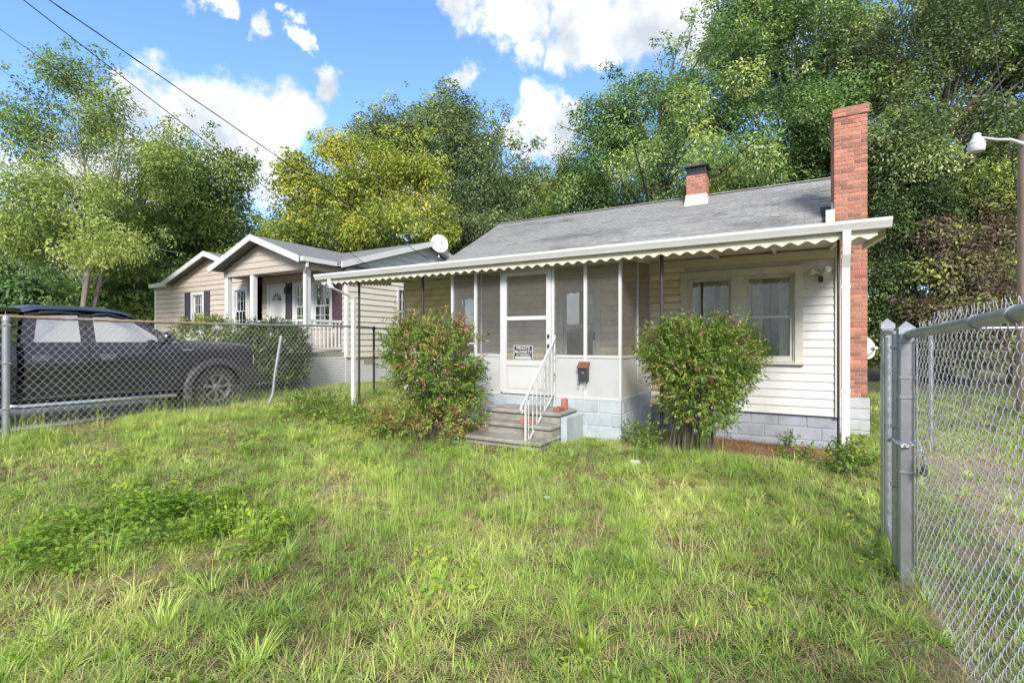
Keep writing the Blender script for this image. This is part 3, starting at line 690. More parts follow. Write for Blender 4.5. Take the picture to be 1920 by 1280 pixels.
def awning():
    AF, ZF = 6.86, 1.285; ZW = 1.46                     # front edge and its underside, underside at the wall
    aw = MB(); aw.prism([(AF, ZF), (WB - 0.05, ZW), (WB - 0.05, ZW + 0.012), (AF, ZF + 0.012)], 0, RL - 0.02, RR + 0.02)
    roof = aw.build('awning', 'awning_under', house)
    # ceiling boards run along the front, on top of beams that run out from the wall
    n = 7
    for i in range(n):
        y0 = AF + 0.02 + (WB - 0.08 - AF) * i / n; y1 = AF + 0.02 + (WB - 0.08 - AF) * (i + 1) / n - 0.012
        f = lambda y: ZF + (ZW - ZF) * (y - AF) / (WB - 0.05 - AF)
        m = MB(); m.prism([(y0, f(y0) - 0.010), (y1, f(y1) - 0.010), (y1, f(y1) - 0.001), (y0, f(y0) - 0.001)], 0, RL + 0.02, RR - 0.02); m.build('ceiling_panel', 'awning_under', roof)
    f = lambda y: ZF + (ZW - ZF) * (y - AF) / (WB - 0.05 - AF)
    for a in (-7.9, -7.0, -6.1, -5.3, -4.35, -3.25, -2.2, -1.05, -0.2, 0.55):
        m = MB(); m.prism([(AF + 0.05, f(AF + 0.05) - 0.062), (WB - 0.07, f(WB - 0.07) - 0.062), (WB - 0.07, f(WB - 0.07) - 0.0105), (AF + 0.05, f(AF + 0.05) - 0.0105)], 0, a - 0.022, a + 0.022); m.build('beam', 'awning_under', roof)
    bx('beam', 'awning_under', roof, RL + 0.05, RR - 0.05, 7.16, 7.20, f(7.18) - 0.068, f(7.18) - 0.011)
    # scalloped valance: front and both ends
    def scallop(p0, p1, zt0, zt1, h, pitch, m):
        L = (Vector(p1) - Vector(p0)).length; k = max(2, int(L / pitch)) * 8; vs = []; fs = []
        d = (Vector((p1[0], p1[1], 0)) - Vector((p0[0], p0[1], 0))).normalized(); nn = Vector((-d.y, d.x, 0)) * 0.003
        for i in range(k + 1):
            u = i / k; x = p0[0] + (p1[0] - p0[0]) * u; y = p0[1] + (p1[1] - p0[1]) * u; zt = zt0 + (zt1 - zt0) * u
            zb = zt - h + 0.042 * (0.5 + 0.5 * math.cos(2 * math.pi * i / 8)) ** 0.8
            for s in (1, -1): vs += [(x + nn.x * s, y + nn.y * s, zt), (x + nn.x * s, y + nn.y * s, zb)]
        for i in range(k):
            a = 4 * i; b = a + 4; fs += [(a, b, b + 1, a + 1), (a + 2, a + 3, b + 3, b + 2), (a + 1, b + 1, b + 3, a + 3), (a, a + 2, b + 2, b)]
        return MB().add(vs, fs).build('valance', m, roof)
    scallop((RL - 0.02, AF - 0.012), (RR - 0.05, AF - 0.012), 1.272, 1.272, 0.112, 0.172, 'awning_cream')
    scallop((RL - 0.026, AF), (RL - 0.026, WB - 0.1), ZF + 0.01, ZW + 0.01, 0.13, 0.10, 'awning_cream')
    scallop((RR + 0.026, AF), (RR + 0.026, WB - 0.1), ZF + 0.01, ZW + 0.01, 0.13, 0.10, 'awning_cream')
    bx('fascia', 'awning_cream', roof, RL - 0.02, RR + 0.02, AF - 0.008, AF - 0.001, 1.273, 1.34)
    # K-style gutter
    g = MB(); g.prism([(AF - 0.010, 1.270), (AF - 0.085, 1.270), (AF - 0.10, 1.30), (AF - 0.125, 1.345), (AF - 0.125, 1.378), (AF - 0.112, 1.378), (AF - 0.112, 1.35), (AF - 0.09, 1.305), (AF - 0.08, 1.282), (AF - 0.022, 1.282), (AF - 0.022, 1.378), (AF - 0.010, 1.378)], 0, RL - 0.12, RR + 0.07)
    gut = g.build('gutter', 'gutter_white', house)
    for a in (RL - 0.12, RR + 0.066):
        e = MB(); e.prism([(AF - 0.010, 1.2705), (AF - 0.085, 1.2705), (AF - 0.10, 1.30), (AF - 0.1245, 1.345), (AF - 0.1245, 1.377), (AF - 0.0105, 1.377)], 0, a - 0.004, a + 0.003); e.build('end_cap', 'gutter_white', gut)
    # downspouts
    def spout(pts, m='gutter_white'):
        s = MB(); w, d = 0.040, 0.030
        vs = []; fs = []
        for i, p in enumerate(pts):
            for sx, sy in ((-1, -1), (1, -1), (1, 1), (-1, 1)): vs.append((p[0] + sx * w, p[1] + sy * d, p[2]))
        for i in range(len(pts) - 1):
            for j in range(4): fs.append((4 * i + j, 4 * i + (j + 1) % 4, 4 * i + 4 + (j + 1) % 4, 4 * i + 4 + j))
        fs += [(0, 1, 2, 3), (len(vs) - 4, len(vs) - 3, len(vs) - 2, len(vs) - 1)]
        ds = s.add(vs, fs).build('downspout', m, house)
        for z in (0.62, -0.6): bx('strap', m, ds, pts[-2][0] - 0.046, pts[-2][0] + 0.046, pts[-2][1] - 0.036, pts[-2][1] + 0.036, z, z + 0.03)
        return ds
    zl = zgs(-7.75, 6.95) + 0.03; zr = zgs(0.62, 6.9) + 0.02
    spout([(-8.14, AF - 0.05, 1.275), (-8.14, AF - 0.05, 1.16), (-8.10, AF - 0.03, 1.09), (-7.82, 7.06, 0.92), (-7.775, 7.10, 0.86), (-7.775, 7.10, 0.7), (-7.775, 7.10, zl - 0.0)])
    spout([(0.575, AF - 0.06, 1.275), (0.575, AF - 0.06, 1.12), (0.575, AF - 0.03, 1.0), (0.575, AF + 0.05, 0.86), (0.575, AF + 0.06, 0.8), (0.575, AF + 0.06, zr + 0.05), (0.575, AF - 0.02, zr - 0.03)])
    for a, b, r in ((-7.70, 7.18, 0.024), (-6.02, 7.18, 0.026), (-1.60, 7.18, 0.026), (0.522, 7.18, 0.015)):
        p = MB(); p.tube([(a, b, zgs(a, b) - 0.2), (a, b, f(7.18) - 0.069)], r, 10); p.build('post', 'iron_dark', house, smooth=True)
    # knee brace at the far left wall corner
    kb = MB(); kb.tube([(-8.0, 8.93, 0.78), (-7.2, 8.90, 1.18)], 0.014, 6); kb.build('brace', 'awning_under', house)
awning()

def porch():
    bx('porch_floor', 'concrete_old', house, PL + 0.02, PR - 0.02, PB + 0.02, WB - 0.04, PF - 0.011, PF + 0.004)
    def fz(y): return 1.285 + 0.175 * (y - 6.86) / (8.95 - 6.86) - 0.064
    T = fz(7.155) - 0.01; zk = -0.23; r = 0.022
    fr = bx('porch_frame', 'aluminium_white', house, PL, PR, PB + 0.001, PB + 0.045, T - 0.04, T, c=0.003)
    bx('sill_rail', 'aluminium_white', fr, PL, -4.30, PB + 0.001, PB + 0.045, PF - 0.012, PF + 0.025); bx('sill_rail', 'aluminium_white', fr, -3.29, PR, PB + 0.001, PB + 0.045, PF - 0.012, PF + 0.025)
    for a in (PL + r, -4.81, -4.30 + r, -3.29 - r, -2.76, PR - r):
        w = 0.026 if a in (-4.81, -2.76) else 0.022
        bx('post', 'aluminium_white', fr, a - w, a + w, PB - 0.004, PB + 0.049, PF + 0.026, T - 0.041, c=0.003)
    bays = ((PL + 2 * r, -4.836), (-4.784, -4.30), (-3.29, -2.786), (-2.734, PR - 2 * r))
    for a0, a1 in bays:
        bx('panel', 'porch_panel', fr, a0, a1, PB + 0.016, PB + 0.024, PF + 0.0255, zk - 0.0255)
        bx('rail', 'aluminium_white', fr, a0, a1, PB + 0.002, PB + 0.044, zk - 0.025, zk + 0.012, c=0.003)
        bx('insect_screen', 'insect_screen', fr, a0, a1, PB + 0.020, PB + 0.021, zk + 0.0125, T - 0.0405)
    # side walls of the porch
    for a, s in ((PR, -1), (PL, 1)):
        x0, x1 = (a - 0.044, a - 0.001) if s < 0 else (a + 0.001, a + 0.044)
        ys = (PB + 0.05, 8.12, WB - 0.04)
        for y0, y1 in zip(ys[:-1], ys[1:]):
            bx('panel', 'porch_panel', fr, (x0 + x1) / 2 - 0.004, (x0 + x1) / 2 + 0.004, y0, y1 - 0.022, PF + 0.0255, zk - 0.0255)
            bx('rail', 'aluminium_white', fr, x0, x1, y0, y1 - 0.022, zk - 0.025, zk + 0.012); bx('sill_rail', 'aluminium_white', fr, x0, x1, y0, y1 - 0.022, PF - 0.011, PF + 0.025)
            m = MB(); xm = (x0 + x1) / 2; m.prism([(y0, zk + 0.0125), (y1 - 0.022, zk + 0.0125), (y1 - 0.022, fz(y1) + 0.05), (y0, fz(y0) + 0.05)], 0, xm - 0.0005, xm + 0.0005); m.build('insect_screen', 'insect_screen_side', fr)
            bx('post', 'aluminium_white', fr, x0 - 0.002, x1 + 0.002, y1 - 0.0215, y1 + 0.0, PF + 0.026, fz(y1) + 0.05)
    # screen door
    d0, d1 = -4.252, -3.338; dt = 1.175; db = PF + 0.012
    h = bx('door_header', 'aluminium_white', fr, -4.2995, -3.2905, PB - 0.002, PB + 0.046, dt + 0.004, dt + 0.05); 
    dm = MB(); st = 0.085
    dm.box(d0, d0 + st, PB - 0.012, PB + 0.02, db, dt); dm.box(d1 - st, d1, PB - 0.012, PB + 0.02, db, dt)
    for z0, z1 in ((db, db + 0.07), (-0.40, -0.315), (0.355, 0.42), (dt - 0.075, dt)): dm.box(d0 + st, d1 - st, PB - 0.012, PB + 0.02, z0, z1)
    door = dm.build('screen_door', 'aluminium_white', house)
    bx('kick_panel', 'porch_panel', door, d0 + st, d1 - st, PB - 0.002, PB + 0.004, db + 0.07, -0.40)
    bx('kick_panel_moulding', 'aluminium_white', door, d0 + st + 0.03, d1 - st - 0.03, PB - 0.0055, PB - 0.0025, db + 0.10, -0.43)
    for z0, z1 in ((-0.315, 0.355), (0.42, dt - 0.075)): bx('insect_screen', 'insect_screen', door, d0 + st, d1 - st, PB + 0.003, PB + 0.004, z0, z1)
    for z in (0.06, -0.10): bx('handle', 'black_metal', door, d1 - 0.055, d1 - 0.025, PB - 0.045, PB - 0.0125, z, z + 0.055, c=0.004)
    for z in (-0.7, 0.2, 1.0): bx('hinge', 'aluminium_white', door, d0 - 0.004, d0 + 0.02, PB - 0.018, PB - 0.0125, z, z + 0.07)
porch()

# ------------------------------------------------------------------ steps, handrail, loose bricks
def steps():
    t = thing('porch_steps', 'worn grey concrete steps of three treads below the screen door', 'steps', (-3.5, 6.4, -1.55))
    a0, a1 = -4.16, -2.89
    for b0, z, zb in ((5.85, -1.36, -1.75), (6.20, -1.20, -1.372), (6.50, -1.045, -1.212)):
        m = MB(); m.bbox(a0 + 0.02, a1 - 0.02, b0 + 0.035, PB - 0.003, zb - 0.02, z - 0.062, c=0.012); r = m.build('riser', 'concrete_old', t)
        m = MB(); m.bbox(a0, a1, b0, PB - 0.004, z - 0.06, z, c=0.018); m.build('tread', 'concrete_old', t)
    # painted cheek wall beside the top step
    bx('cheek_wall', 'block_blue', t, a1 + 0.001, a1 + 0.10, 6.50, PB - 0.005, -1.8, -1.10, c=0.012)
    bx('footing', 'concrete_old', t, a0 - 0.1, a1 + 0.28, 5.66, 7.0, -1.66, -1.50, c=0.02)
steps()
def handrail():
    t = thing('stair_railing', 'peeling white metal stair railing on the concrete steps', 'railing', (-3.16, 5.92, -1.36))
    m = 'rail_white_peel'
    A = -3.15; p0 = (A, 5.92, -0.80); p1 = (A - 0.10, 7.08, 0.03)
    def post(a, b, z0, z1, r=0.013): bx('post', m, t, a - r, a + r, b - r, b + r, z0, z1, c=0.003)
    post(A, 5.92, -1.52, -0.80); post(A - 0.10, 7.09, -1.04, 0.06)
    def bar(nm, q0, q1, w, h):
        q0, q1 = Vector(q0), Vector(q1); d = (q1 - q0).normalized(); s = Vector((d.y, -d.x, 0)).normalized(); u = s.cross(d)
        mb = MB(); vs = [q + s * sx * w + u * sz * h for q in (q0, q1) for sx, sz in ((-1, -1), (1, -1), (1, 1), (-1, 1))]
        mb.add(vs, [(0, 1, 2, 3), (4, 5, 6, 7), (0, 1, 5, 4), (1, 2, 6, 5), (2, 3, 7, 6), (3, 0, 4, 7)]); return mb.build(nm, m, t)
    bar('handrail', (A, 5.88, -0.825), (A - 0.10, 7.02, -0.02), 0.015, 0.010); bar('bottom_rail', (A, 5.90, -1.46), (A - 0.10, 7.09, -0.80), 0.010, 0.009)
    c = MB(); c.tube([(A, 5.88, -0.825), (A, 5.80, -0.87), (A, 5.77, -0.93), (A, 5.80, -0.97), (A, 5.84, -0.94)], 0.014, 8); c.build('scroll_end', m, t, smooth=True)
    c = MB(); c.tube([(A - 0.10, 7.02, -0.02), (A - 0.10, 7.07, 0.05), (A - 0.10, 7.10, 0.08)], 0.018, 8); c.build('rail_end', m, t, smooth=True)
    for i in range(7):
        u = (i + 0.7) / 7.6; b = 5.92 + 1.17 * u; a = A - 0.10 * u; bx('baluster', m, t, a - 0.006, a + 0.006, b - 0.006, b + 0.006, -1.46 + 0.66 * u + 0.01, -0.825 + 0.82 * u)
handrail()
tag(bx('brick', 'brick_red', None, -3.06, -2.96, 6.62, 6.82, -1.044, -0.985, c=0.006), 'flat loose brick on the top step by the railing foot', 'brick')
tag(bx('brick', 'brick_red', None, -3.04, -2.96, 6.86, 6.96, -1.044, -0.88, c=0.006), 'upright dark red brick against the porch base on the top step', 'brick')
tag(bx('brick', 'brick_orange', None, -3.43, -3.23, 6.25, 6.36, -1.199, -1.135, c=0.006), 'orange brick lying on the middle step behind the railing', 'brick')

# ------------------------------------------------------------------ mailbox, sign, floodlight
def mailbox():
    a, b = -2.765, PB - 0.006; t = thing('mailbox', 'small dark wall mailbox with brown lid and two scroll hooks on white panel', 'mailbox', (a, b, -0.6))
    m = MB(); m.prism([(b - 0.002, -0.60), (b - 0.075, -0.60), (b - 0.085, -0.40), (b - 0.002, -0.36)], 0, a - 0.075, a + 0.075); m.build('box', 'box_dark', t)
    m = MB(); m.prism([(b - 0.002, -0.315), (b - 0.012, -0.315), (b - 0.11, -0.405), (b - 0.105, -0.418), (b - 0.002, -0.345)], 0, a - 0.09, a + 0.09); m.build('lid', 'lid_brown', t)
    m = MB(); m.lathe((a, b - 0.083, -0.48), [(0.018, -0.006), (0.018, 0.0), (0.010, 0.003)], 12, axis=1); m.build('emblem', 'galvanised', t)
    for s in (-1, 1):
        x = a + 0.055 * s; m = MB(); pts = [(x, b - 0.07, -0.56)] + [(x, b - 0.07, -0.64)] + [(x - 0.02 * (1 - math.cos(q)), b - 0.07, -0.66 - 0.022 * math.sin(q)) for q in (0.6, 1.3, 2.0, 2.8, 3.3)]
        m.tube(pts, 0.006, 6); m.build('hook', 'black_metal', t, smooth=True)
mailbox()
def sign():
    a0, a1, z0, z1 = -4.03, -3.67, -0.312, -0.065; b = PB - 0.004
    t = thing('warning_sign', 'black and white private property sign in the screen door', 'sign', ((a0 + a1) / 2, b, z0))
    bx('plate', 'sign_black', t, a0, a1, b - 0.003, b, z0, z1)
    for d in ((a0, a1, z1 - 0.012, z1), (a0, a1, z0, z0 + 0.012), (a0, a0 + 0.012, z0 + 0.012, z1 - 0.012), (a1 - 0.012, a1, z0 + 0.012, z1 - 0.012)): bx('border', 'sign_white', t, d[0], d[1], b - 0.0055, b - 0.003, d[2], d[3])
    bx('blank_strip', 'sign_white', t, a0 + 0.03, a1 - 0.03, b - 0.0055, b - 0.003, z0 + 0.022, z0 + 0.062)
    def text(s, z, size):
        c = bpy.data.curves.new('lettering', 'FONT'); c.body = s; c.size = size; c.align_x = 'CENTER'; c.extrude = 0.001; c.offset = 0.0015
        c.materials.append(MATS['sign_white']); tmp = bpy.data.objects.new('lettering', c); o = bpy.data.objects.new('lettering', bpy.data.meshes.new_from_object(tmp)); bpy.data.objects.remove(tmp); COL.objects.link(o)
        o.location = ((a0 + a1) / 2, b - 0.0048, z); o.rotation_euler = (math.pi / 2, 0, 0); o.parent = t; o.matrix_parent_inverse = WM(t).inverted()
    text('PRIVATE', -0.135, 0.068); text('PROPERTY', -0.20, 0.068); text('NO TRESPASSING', -0.236, 0.032)
sign()
def floodlight():
    c = Vector((0.42, WB - 0.06, 1.06)); t = thing('floodlight', 'twin bulb porch floodlight with dark sensor under the awning', 'floodlight', c)
    m = MB(); m.lathe(c, [(0.055, 0.05), (0.055, 0.02), (0.04, 0.0)], 16, axis=1); m.build('base', 'dish_grey', t, smooth=True)
    for s, d in ((-1, Vector((-0.75, -0.55, 0.1))), (1, Vector((0.45, -0.8, 0.2)))):
        d = d.normalized(); p = c + Vector((0.01 * s, -0.02, 0.0))
        m = MB(); m.tube([p, p + d * 0.05, p + d * 0.09, p + d * 0.15, p + d * 0.165], [0.018, 0.022, 0.03, 0.058, 0.05], 16); m.build('lamp_holder', 'awning_cream', t, smooth=True)
        m = MB(); m.tube([p + d * 0.15, p + d * 0.172, p + d * 0.178], [0.05, 0.046, 0.02], 16); m.build('bulb', 'lamp_clear', t, smooth=True)
    m = MB(); m.bbox(c.x - 0.03, c.x + 0.035, c.y - 0.09, c.y - 0.02, c.z - 0.15, c.z - 0.05, c=0.012); m.build('sensor', 'iron_dark', t)
floodlight()

# ------------------------------------------------------------------ neighbour's house
NG = -1.26
def neighbour():
    t = thing('bungalow', 'tan and white sided bungalow with gabled front porch and shuttered windows', 'house', (-14.5, 10.0, NG))
    EX = 0.178
    def lap_front(parent, m, a0, a1, b, z0, z1, holes=(), gable=None):
        n = int(math.ceil((z1 - z0) / EX))
        for i in range(n):
            q0, q1 = z0 + i * EX, min(z0 + (i + 1) * EX, z1)
            hs = [(h[0], h[1]) for h in holes if min(q1, h[3]) - max(q0, h[2]) > 0.35 * EX]
            lo, hi = a0, a1
            if gable:
                ac, az, k = gable; f = lambda q: (max(a0, ac - (az - q) / k), min(a1, ac + (az - q) / k)); (l0, h0), (l1, h1) = f(q0), f(min(q1, az - 0.01))
                vs = [(x, y, z) for x, y, z in ((l0, b, q0), (l0, b - 0.024, q0), (l1, b - 0.006, q1), (l1, b, q1), (h0, b, q0), (h0, b - 0.024, q0), (h1, b - 0.006, q1), (h1, b, q1))]
                mb = MB(); mb.add(vs, [(0, 1, 2, 3), (4, 5, 6, 7), (0, 1, 5, 4), (1, 2, 6, 5), (2, 3, 7, 6), (3, 0, 4, 7)]); mb.build('siding_board', m, parent); continue
            for s0, s1 in cut(hs, lo, hi):
                mb = MB(); mb.prism([(b, q0), (b - 0.034, q0), (b - 0.032, q0 + 0.012), (b - 0.006, q1 + 0.002), (b, q1 + 0.002)], 0, s0, s1); mb.build('siding_board', m, parent)
    def lap_side(parent, m, x, b0, b1, z0, z1, holes=(), gable=None):
        n = int(math.ceil((z1 - z0) / EX))
        for i in range(n):
            q0, q1 = z0 + i * EX, min(z0 + (i + 1) * EX, z1)
            hs = [(h[0], h[1]) for h in holes if min(q1, h[3]) - max(q0, h[2]) > 0.35 * EX]
            lo, hi = b0, b1
            if gable:
                bc, bz, k = gable; f = lambda q: (max(b0, bc - (bz - q) / k), min(b1, bc + (bz - q) / k)); (l0, h0), (l1, h1) = f(q0), f(min(q1, bz - 0.01))
                vs = [(x, l0, q0), (x + 0.036, l0, q0), (x + 0.006, l1, q1), (x, l1, q1), (x, h0, q0), (x + 0.036, h0, q0), (x + 0.006, h1, q1), (x, h1, q1)]
                mb = MB(); mb.add(vs, [(0, 1, 2, 3), (4, 5, 6, 7), (0, 1, 5, 4), (1, 2, 6, 5), (2, 3, 7, 6), (3, 0, 4, 7)]); mb.build('siding_board', m, parent); continue
            for s0, s1 in cut(hs, lo, hi):
                mb = MB(); mb.prism([(x, q0), (x + 0.034, q0), (x + 0.032, q0 + 0.012), (x + 0.006, q1 + 0.002), (x, q1 + 0.002)], 1, s0, s1); mb.build('siding_board', m, parent)
    WT = 2.12; F1 = 10.05; F2 = 9.6
    D = (-15.0, -14.05, -0.31, 1.86); W1 = (-13.70, -11.88, 0.42, 1.86); W2 = (-16.2, -15.36, 0.30, 1.80); W3 = (-18.75, -17.9, 0.30, 1.76)
    # walls
    w1 = wall_core('wall', 'siding_tan', t, -15.3, -11.3, F1, F1 + 0.15, -0.47, WT, [D, W1]); lap_front(w1, 'siding_tan', -15.28, -11.36, F1, -0.31, WT, [D, W1])
    w2 = wall_core('wall', 'siding_tan', t, -21.3, -15.301, F2, F2 + 0.15, -0.9, WT, [W2, W3]); lap_front(w2, 'siding_tan', -21.25, -15.35, F2, -0.88, WT, [W2, W3])
    gf = MB(); gf.prism([(-20.0, WT), (-14.8, WT), (-17.4, 2.98)], 1, F2 + 0.001, F2 + 0.12); g2 = gf.build('gable', 'siding_tan', t); lap_front(g2, 'siding_tan', -20.2, -14.6, F2, WT + 0.002, 2.95, gable=(-17.4, 2.97, 0.325))
    WS = (12.15, 13.0, 0.2, 1.80)
    mb = MB()
    for q in ((F1 + 0.151, WS[0], -0.47, WT), (WS[1], 17.35, -0.47, WT), (WS[0], WS[1], -0.47, WS[2]), (WS[0], WS[1], WS[3], WT)): mb.box(-11.42, -11.3, *q)
    w3 = mb.build('wall', 'siding_cream', t); lap_side(w3, 'siding_cream', -11.3, F1 + 0.07, 17.3, -0.47, WT, [WS])
    gs = MB(); gs.prism([(10.0, WT + 0.001), (17.4, WT + 0.001), (13.7, 3.42)], 0, -11.42, -11.301); g3 = gs.build('gable', 'siding_white', t); lap_side(g3, 'siding_white', -11.3, 10.0, 17.4, WT + 0.03, 3.4, gable=(13.7, 3.40, 0.345))
    bx('wall', 'siding_tan', t, -21.3, -21.15, F2 + 0.151, 17.35, -0.9, WT); bx('wall', 'siding_tan', t, -21.149, -11.421, 17.2, 17.35, -0.9, WT)
    bx('partition', 'room_dark', t, -21.1, -11.5, 12.6, 12.7, -0.3, 2.1); bx('ceiling', 'room_dark', t, -21.1, -11.43, 10.25, 17.1, 2.08, 2.11)
    # corner boards (toothed with the siding) and frieze
    bx('corner_board', 'siding_white', t, -11.36, -11.27, F1 - 0.03, F1 - 0.001, -0.47, WT, c=0.004); bx('corner_board', 'siding_white', t, -11.299, -11.268, F1 - 0.0005, F1 + 0.07, -0.47, WT, c=0.004)
    bx('corner_board', 'siding_white', t, -21.33, -21.25, F2 - 0.03, F2 - 0.001, -0.9, WT)
    # windows with shutters
    def nwin(W, b, mull=False):
        casing(t, 'window_casing', 'door_white', W[0], W[1], W[2], W[3], b, 0.09, 0.04)
        if mull:
            c = (W[0] + W[1]) / 2; bx('mullion', 'door_white', t, c - 0.07, c + 0.07, b - 0.035, b + 0.05, W[2], W[3] - 0.091)
            spans = ((W[0] + 0.091, c - 0.071), (c + 0.071, W[1] - 0.091))
        else: spans = ((W[0] + 0.091, W[1] - 0.091),)
        for s0, s1 in spans: sash_window(t, s0, s1, W[2] + 0.01, W[3] - 0.091, b - 0.005, (W[2] + W[3]) / 2 - 0.05, m='door_white', muntins=2)
    nwin(W1, F1, True); nwin(W2, F2); nwin(W3, F2)
    def shutter(a0, a1, z0, z1, b, m):
        s = MB(); s.box(a0, a0 + 0.05, b - 0.055, b - 0.026, z0, z1); s.box(a1 - 0.05, a1, b - 0.055, b - 0.026, z0, z1)
        for q0, q1 in ((z0, z0 + 0.07), (z0 + (z1 - z0) * 0.48, z0 + (z1 - z0) * 0.48 + 0.07), (z1 - 0.07, z1)): s.box(a0 + 0.05, a1 - 0.05, b - 0.055, b - 0.026, q0, q1)
        sh = s.build('shutter', m, t); bx('panel', m, sh, a0 + 0.05, a1 - 0.05, b - 0.045, b - 0.027, z0 + 0.02, z1 - 0.02)
    shutter(-14.02, -13.72, 0.42, 1.86, F1, 'shutter_dark'); shutter(-11.85, -11.45, 0.42, 1.86, F1, 'shutter_plum')
    shutter(-15.34 + 0.0, -15.31 + 0.26, 0.30, 1.80, F2, 'shutter_dark') if False else None
    shutter(-19.12, -18.78, 0.30, 1.76, F2, 'shutter_dark'); shutter(-17.87, -17.53, 0.30, 1.76, F2, 'shutter_dark'); shutter(-16.50, -16.23, 0.30, 1.80, F2, 'shutter_dark')
    # front door with fanlight
    casing(t, 'door_casing', 'door_white', D[0], D[1], D[2], D[3], F1, 0.09, 0.04, sill=False)
    d = bx('door', 'door_white', t, D[0] + 0.092, D[1] - 0.092, F1 - 0.005, F1 + 0.04, D[2], D[3] - 0.092)
    cx = (D[0] + D[1]) / 2; fan = MB(); fan.prism([(cx + 0.24 * math.cos(q), 1.33 + 0.24 * math.sin(q)) for q in np.linspace(0, math.pi, 12)], 1, F1 - 0.014, F1 - 0.006); fan.build('fanlight', 'glass_truck', d)
    for q in (0.5, 1.05, 1.57, 2.1, 2.65):
        m = MB(); m.tube([(cx, F1 - 0.016, 1.33), (cx + 0.24 * math.cos(q), F1 - 0.016, 1.33 + 0.24 * math.sin(q))], 0.008, 4); m.build('fanlight_bar', 'door_white', d)
    # side window
    cs = MB(); x = -11.3
    cs.box(x - 0.05, x + 0.04, WS[0], WS[0] + 0.09, WS[2], WS[3]); cs.box(x - 0.05, x + 0.04, WS[1] - 0.09, WS[1], WS[2], WS[3]); cs.box(x - 0.05, x + 0.04, WS[0] + 0.09, WS[1] - 0.09, WS[3] - 0.09, WS[3]); cs.box(x - 0.05, x + 0.05, WS[0] + 0.09, WS[1] - 0.09, WS[2], WS[2] + 0.06)
    sw = cs.build('window', 'door_white', t)
    bx('pane', 'glass', sw, x - 0.03, x - 0.026, WS[0] + 0.09, WS[1] - 0.09, WS[2] + 0.06, WS[3] - 0.09)
    for z in (0.55, 0.97, 1.38): bx('muntin', 'door_white', sw, x - 0.034, x - 0.005, WS[0] + 0.09, WS[1] - 0.09, z, z + (0.05 if z == 0.97 else 0.018))
    for y in (12.43, 12.72): bx('muntin', 'door_white', sw, x - 0.036, x - 0.007, y, y + 0.018, WS[2] + 0.06, WS[3] - 0.09)
    bx('curtain', 'curtain_beige', sw, x - 0.11, x - 0.10, WS[0] + 0.06, WS[1] - 0.06, WS[2] + 0.02, WS[3] - 0.05)
    # roofs
    def slab(nm, m, pts_front, pts_back, th=0.10):
        vs = list(pts_front) + list(pts_back); vs += [(p[0], p[1], p[2] - th) for p in vs]
        n = 4; mb = MB(); mb.add(vs, [(0, 1, 3, 2), (4, 6, 7, 5), (0, 4, 5, 1), (2, 3, 7, 6), (0, 2, 6, 4), (1, 5, 7, 3)]); return mb.build(nm, m, t)
    kz = 0.317; ridge = 3.55; e = 9.6; ez = ridge - kz * (13.7 - e)
    slab('roof', 'shingle_neighbour', [(-21.5, e, ez), (-11.0, e, ez)], [(-21.5, 13.7, ridge), (-11.0, 13.7, ridge)]); slab('roof', 'shingle_neighbour', [(-21.5, 17.8, ez), (-11.0, 17.8, ez)], [(-21.5, 13.7, ridge), (-11.0, 13.7, ridge)])
    for s, (b0, b1) in ((1, (e, 13.7)), (-1, (17.8, 13.7))):
        r = MB(); r.prism([(b0, ez + 0.01), (b1, ridge + 0.01), (b1, ridge - 0.17), (b0, ez - 0.17)], 0, -10.998, -10.965); r.build('rake_board', 'door_white', t)
        r = MB(); r.prism([(b0, ez - 0.102), (b1, ridge - 0.102), (b1, ridge - 0.115), (b0, ez - 0.115)], 0, -11.28, -10.999); r.build('soffit', 'door_white', t)
    def gable_roof(ac, az, k, hw, b0, b1, nm):
        for s in (-1, 1):
            slab('roof', 'shingle_neighbour', [(ac, b0, az), (ac + s * hw, b0, az - k * hw)], [(ac, b1, az), (ac + s * hw, b1, az - k * hw)], 0.09)
            r = MB(); r.prism([(ac, az + 0.012), (ac + s * hw, az - k * hw + 0.012), (ac + s * hw, az - k * hw - 0.16), (ac, az - 0.16)], 1, b0 - 0.035, b0 - 0.002); r.build('rake_board', 'door_white', t)
    gable_roof(-13.37, 3.04, 0.37, 2.12, 8.42, 13.0, 'porch'); gable_roof(-17.4, 3.08, 0.325, 2.75, 9.3, 13.0, 'wing')
    bx('fascia', 'door_white', t, -21.5, -20.15, 9.44, 9.59, 2.05, 2.2)
    # porch: gable wall, beam, posts, ceiling, floor, brick base
    g = MB(); g.prism([(-15.2, 2.14), (-11.54, 2.14), (-13.37, 2.84)], 1, 8.79, 8.9); pg = g.build('gable', 'siding_tan', t); lap_front(pg, 'siding_tan', -15.3, -11.45, 8.79, 2.16, 2.84, gable=(-13.37, 2.90, 0.37))
    bx('beam', 'siding_tan', t, -15.3, -11.42, 8.77, 8.93, 1.98, 2.139); bx('beam', 'siding_tan', t, -11.56, -11.42, 8.931, F1 - 0.03, 1.98, 2.139); bx('beam', 'siding_tan', t, -15.3, -15.16, 8.931, F2 - 0.03, 1.98, 2.139)
    bx('porch_ceiling', 'awning_cream', t, -15.29, -11.43, 8.94, F1 - 0.03, 2.14, 2.16)
    gu = MB(); gu.box(-11.24, -11.13, 8.45, 9.57, 2.13, 2.25); gu.build('gutter', 'gutter_white', t)
    ds = MB(); ds.tube([(-11.19, 8.62, 2.13), (-11.19, 8.62, 2.02), (-11.44, 8.75, 1.85), (-11.44, 8.75, -0.9)], 0.045, 6); ds.build('downspout', 'gutter_white', t)
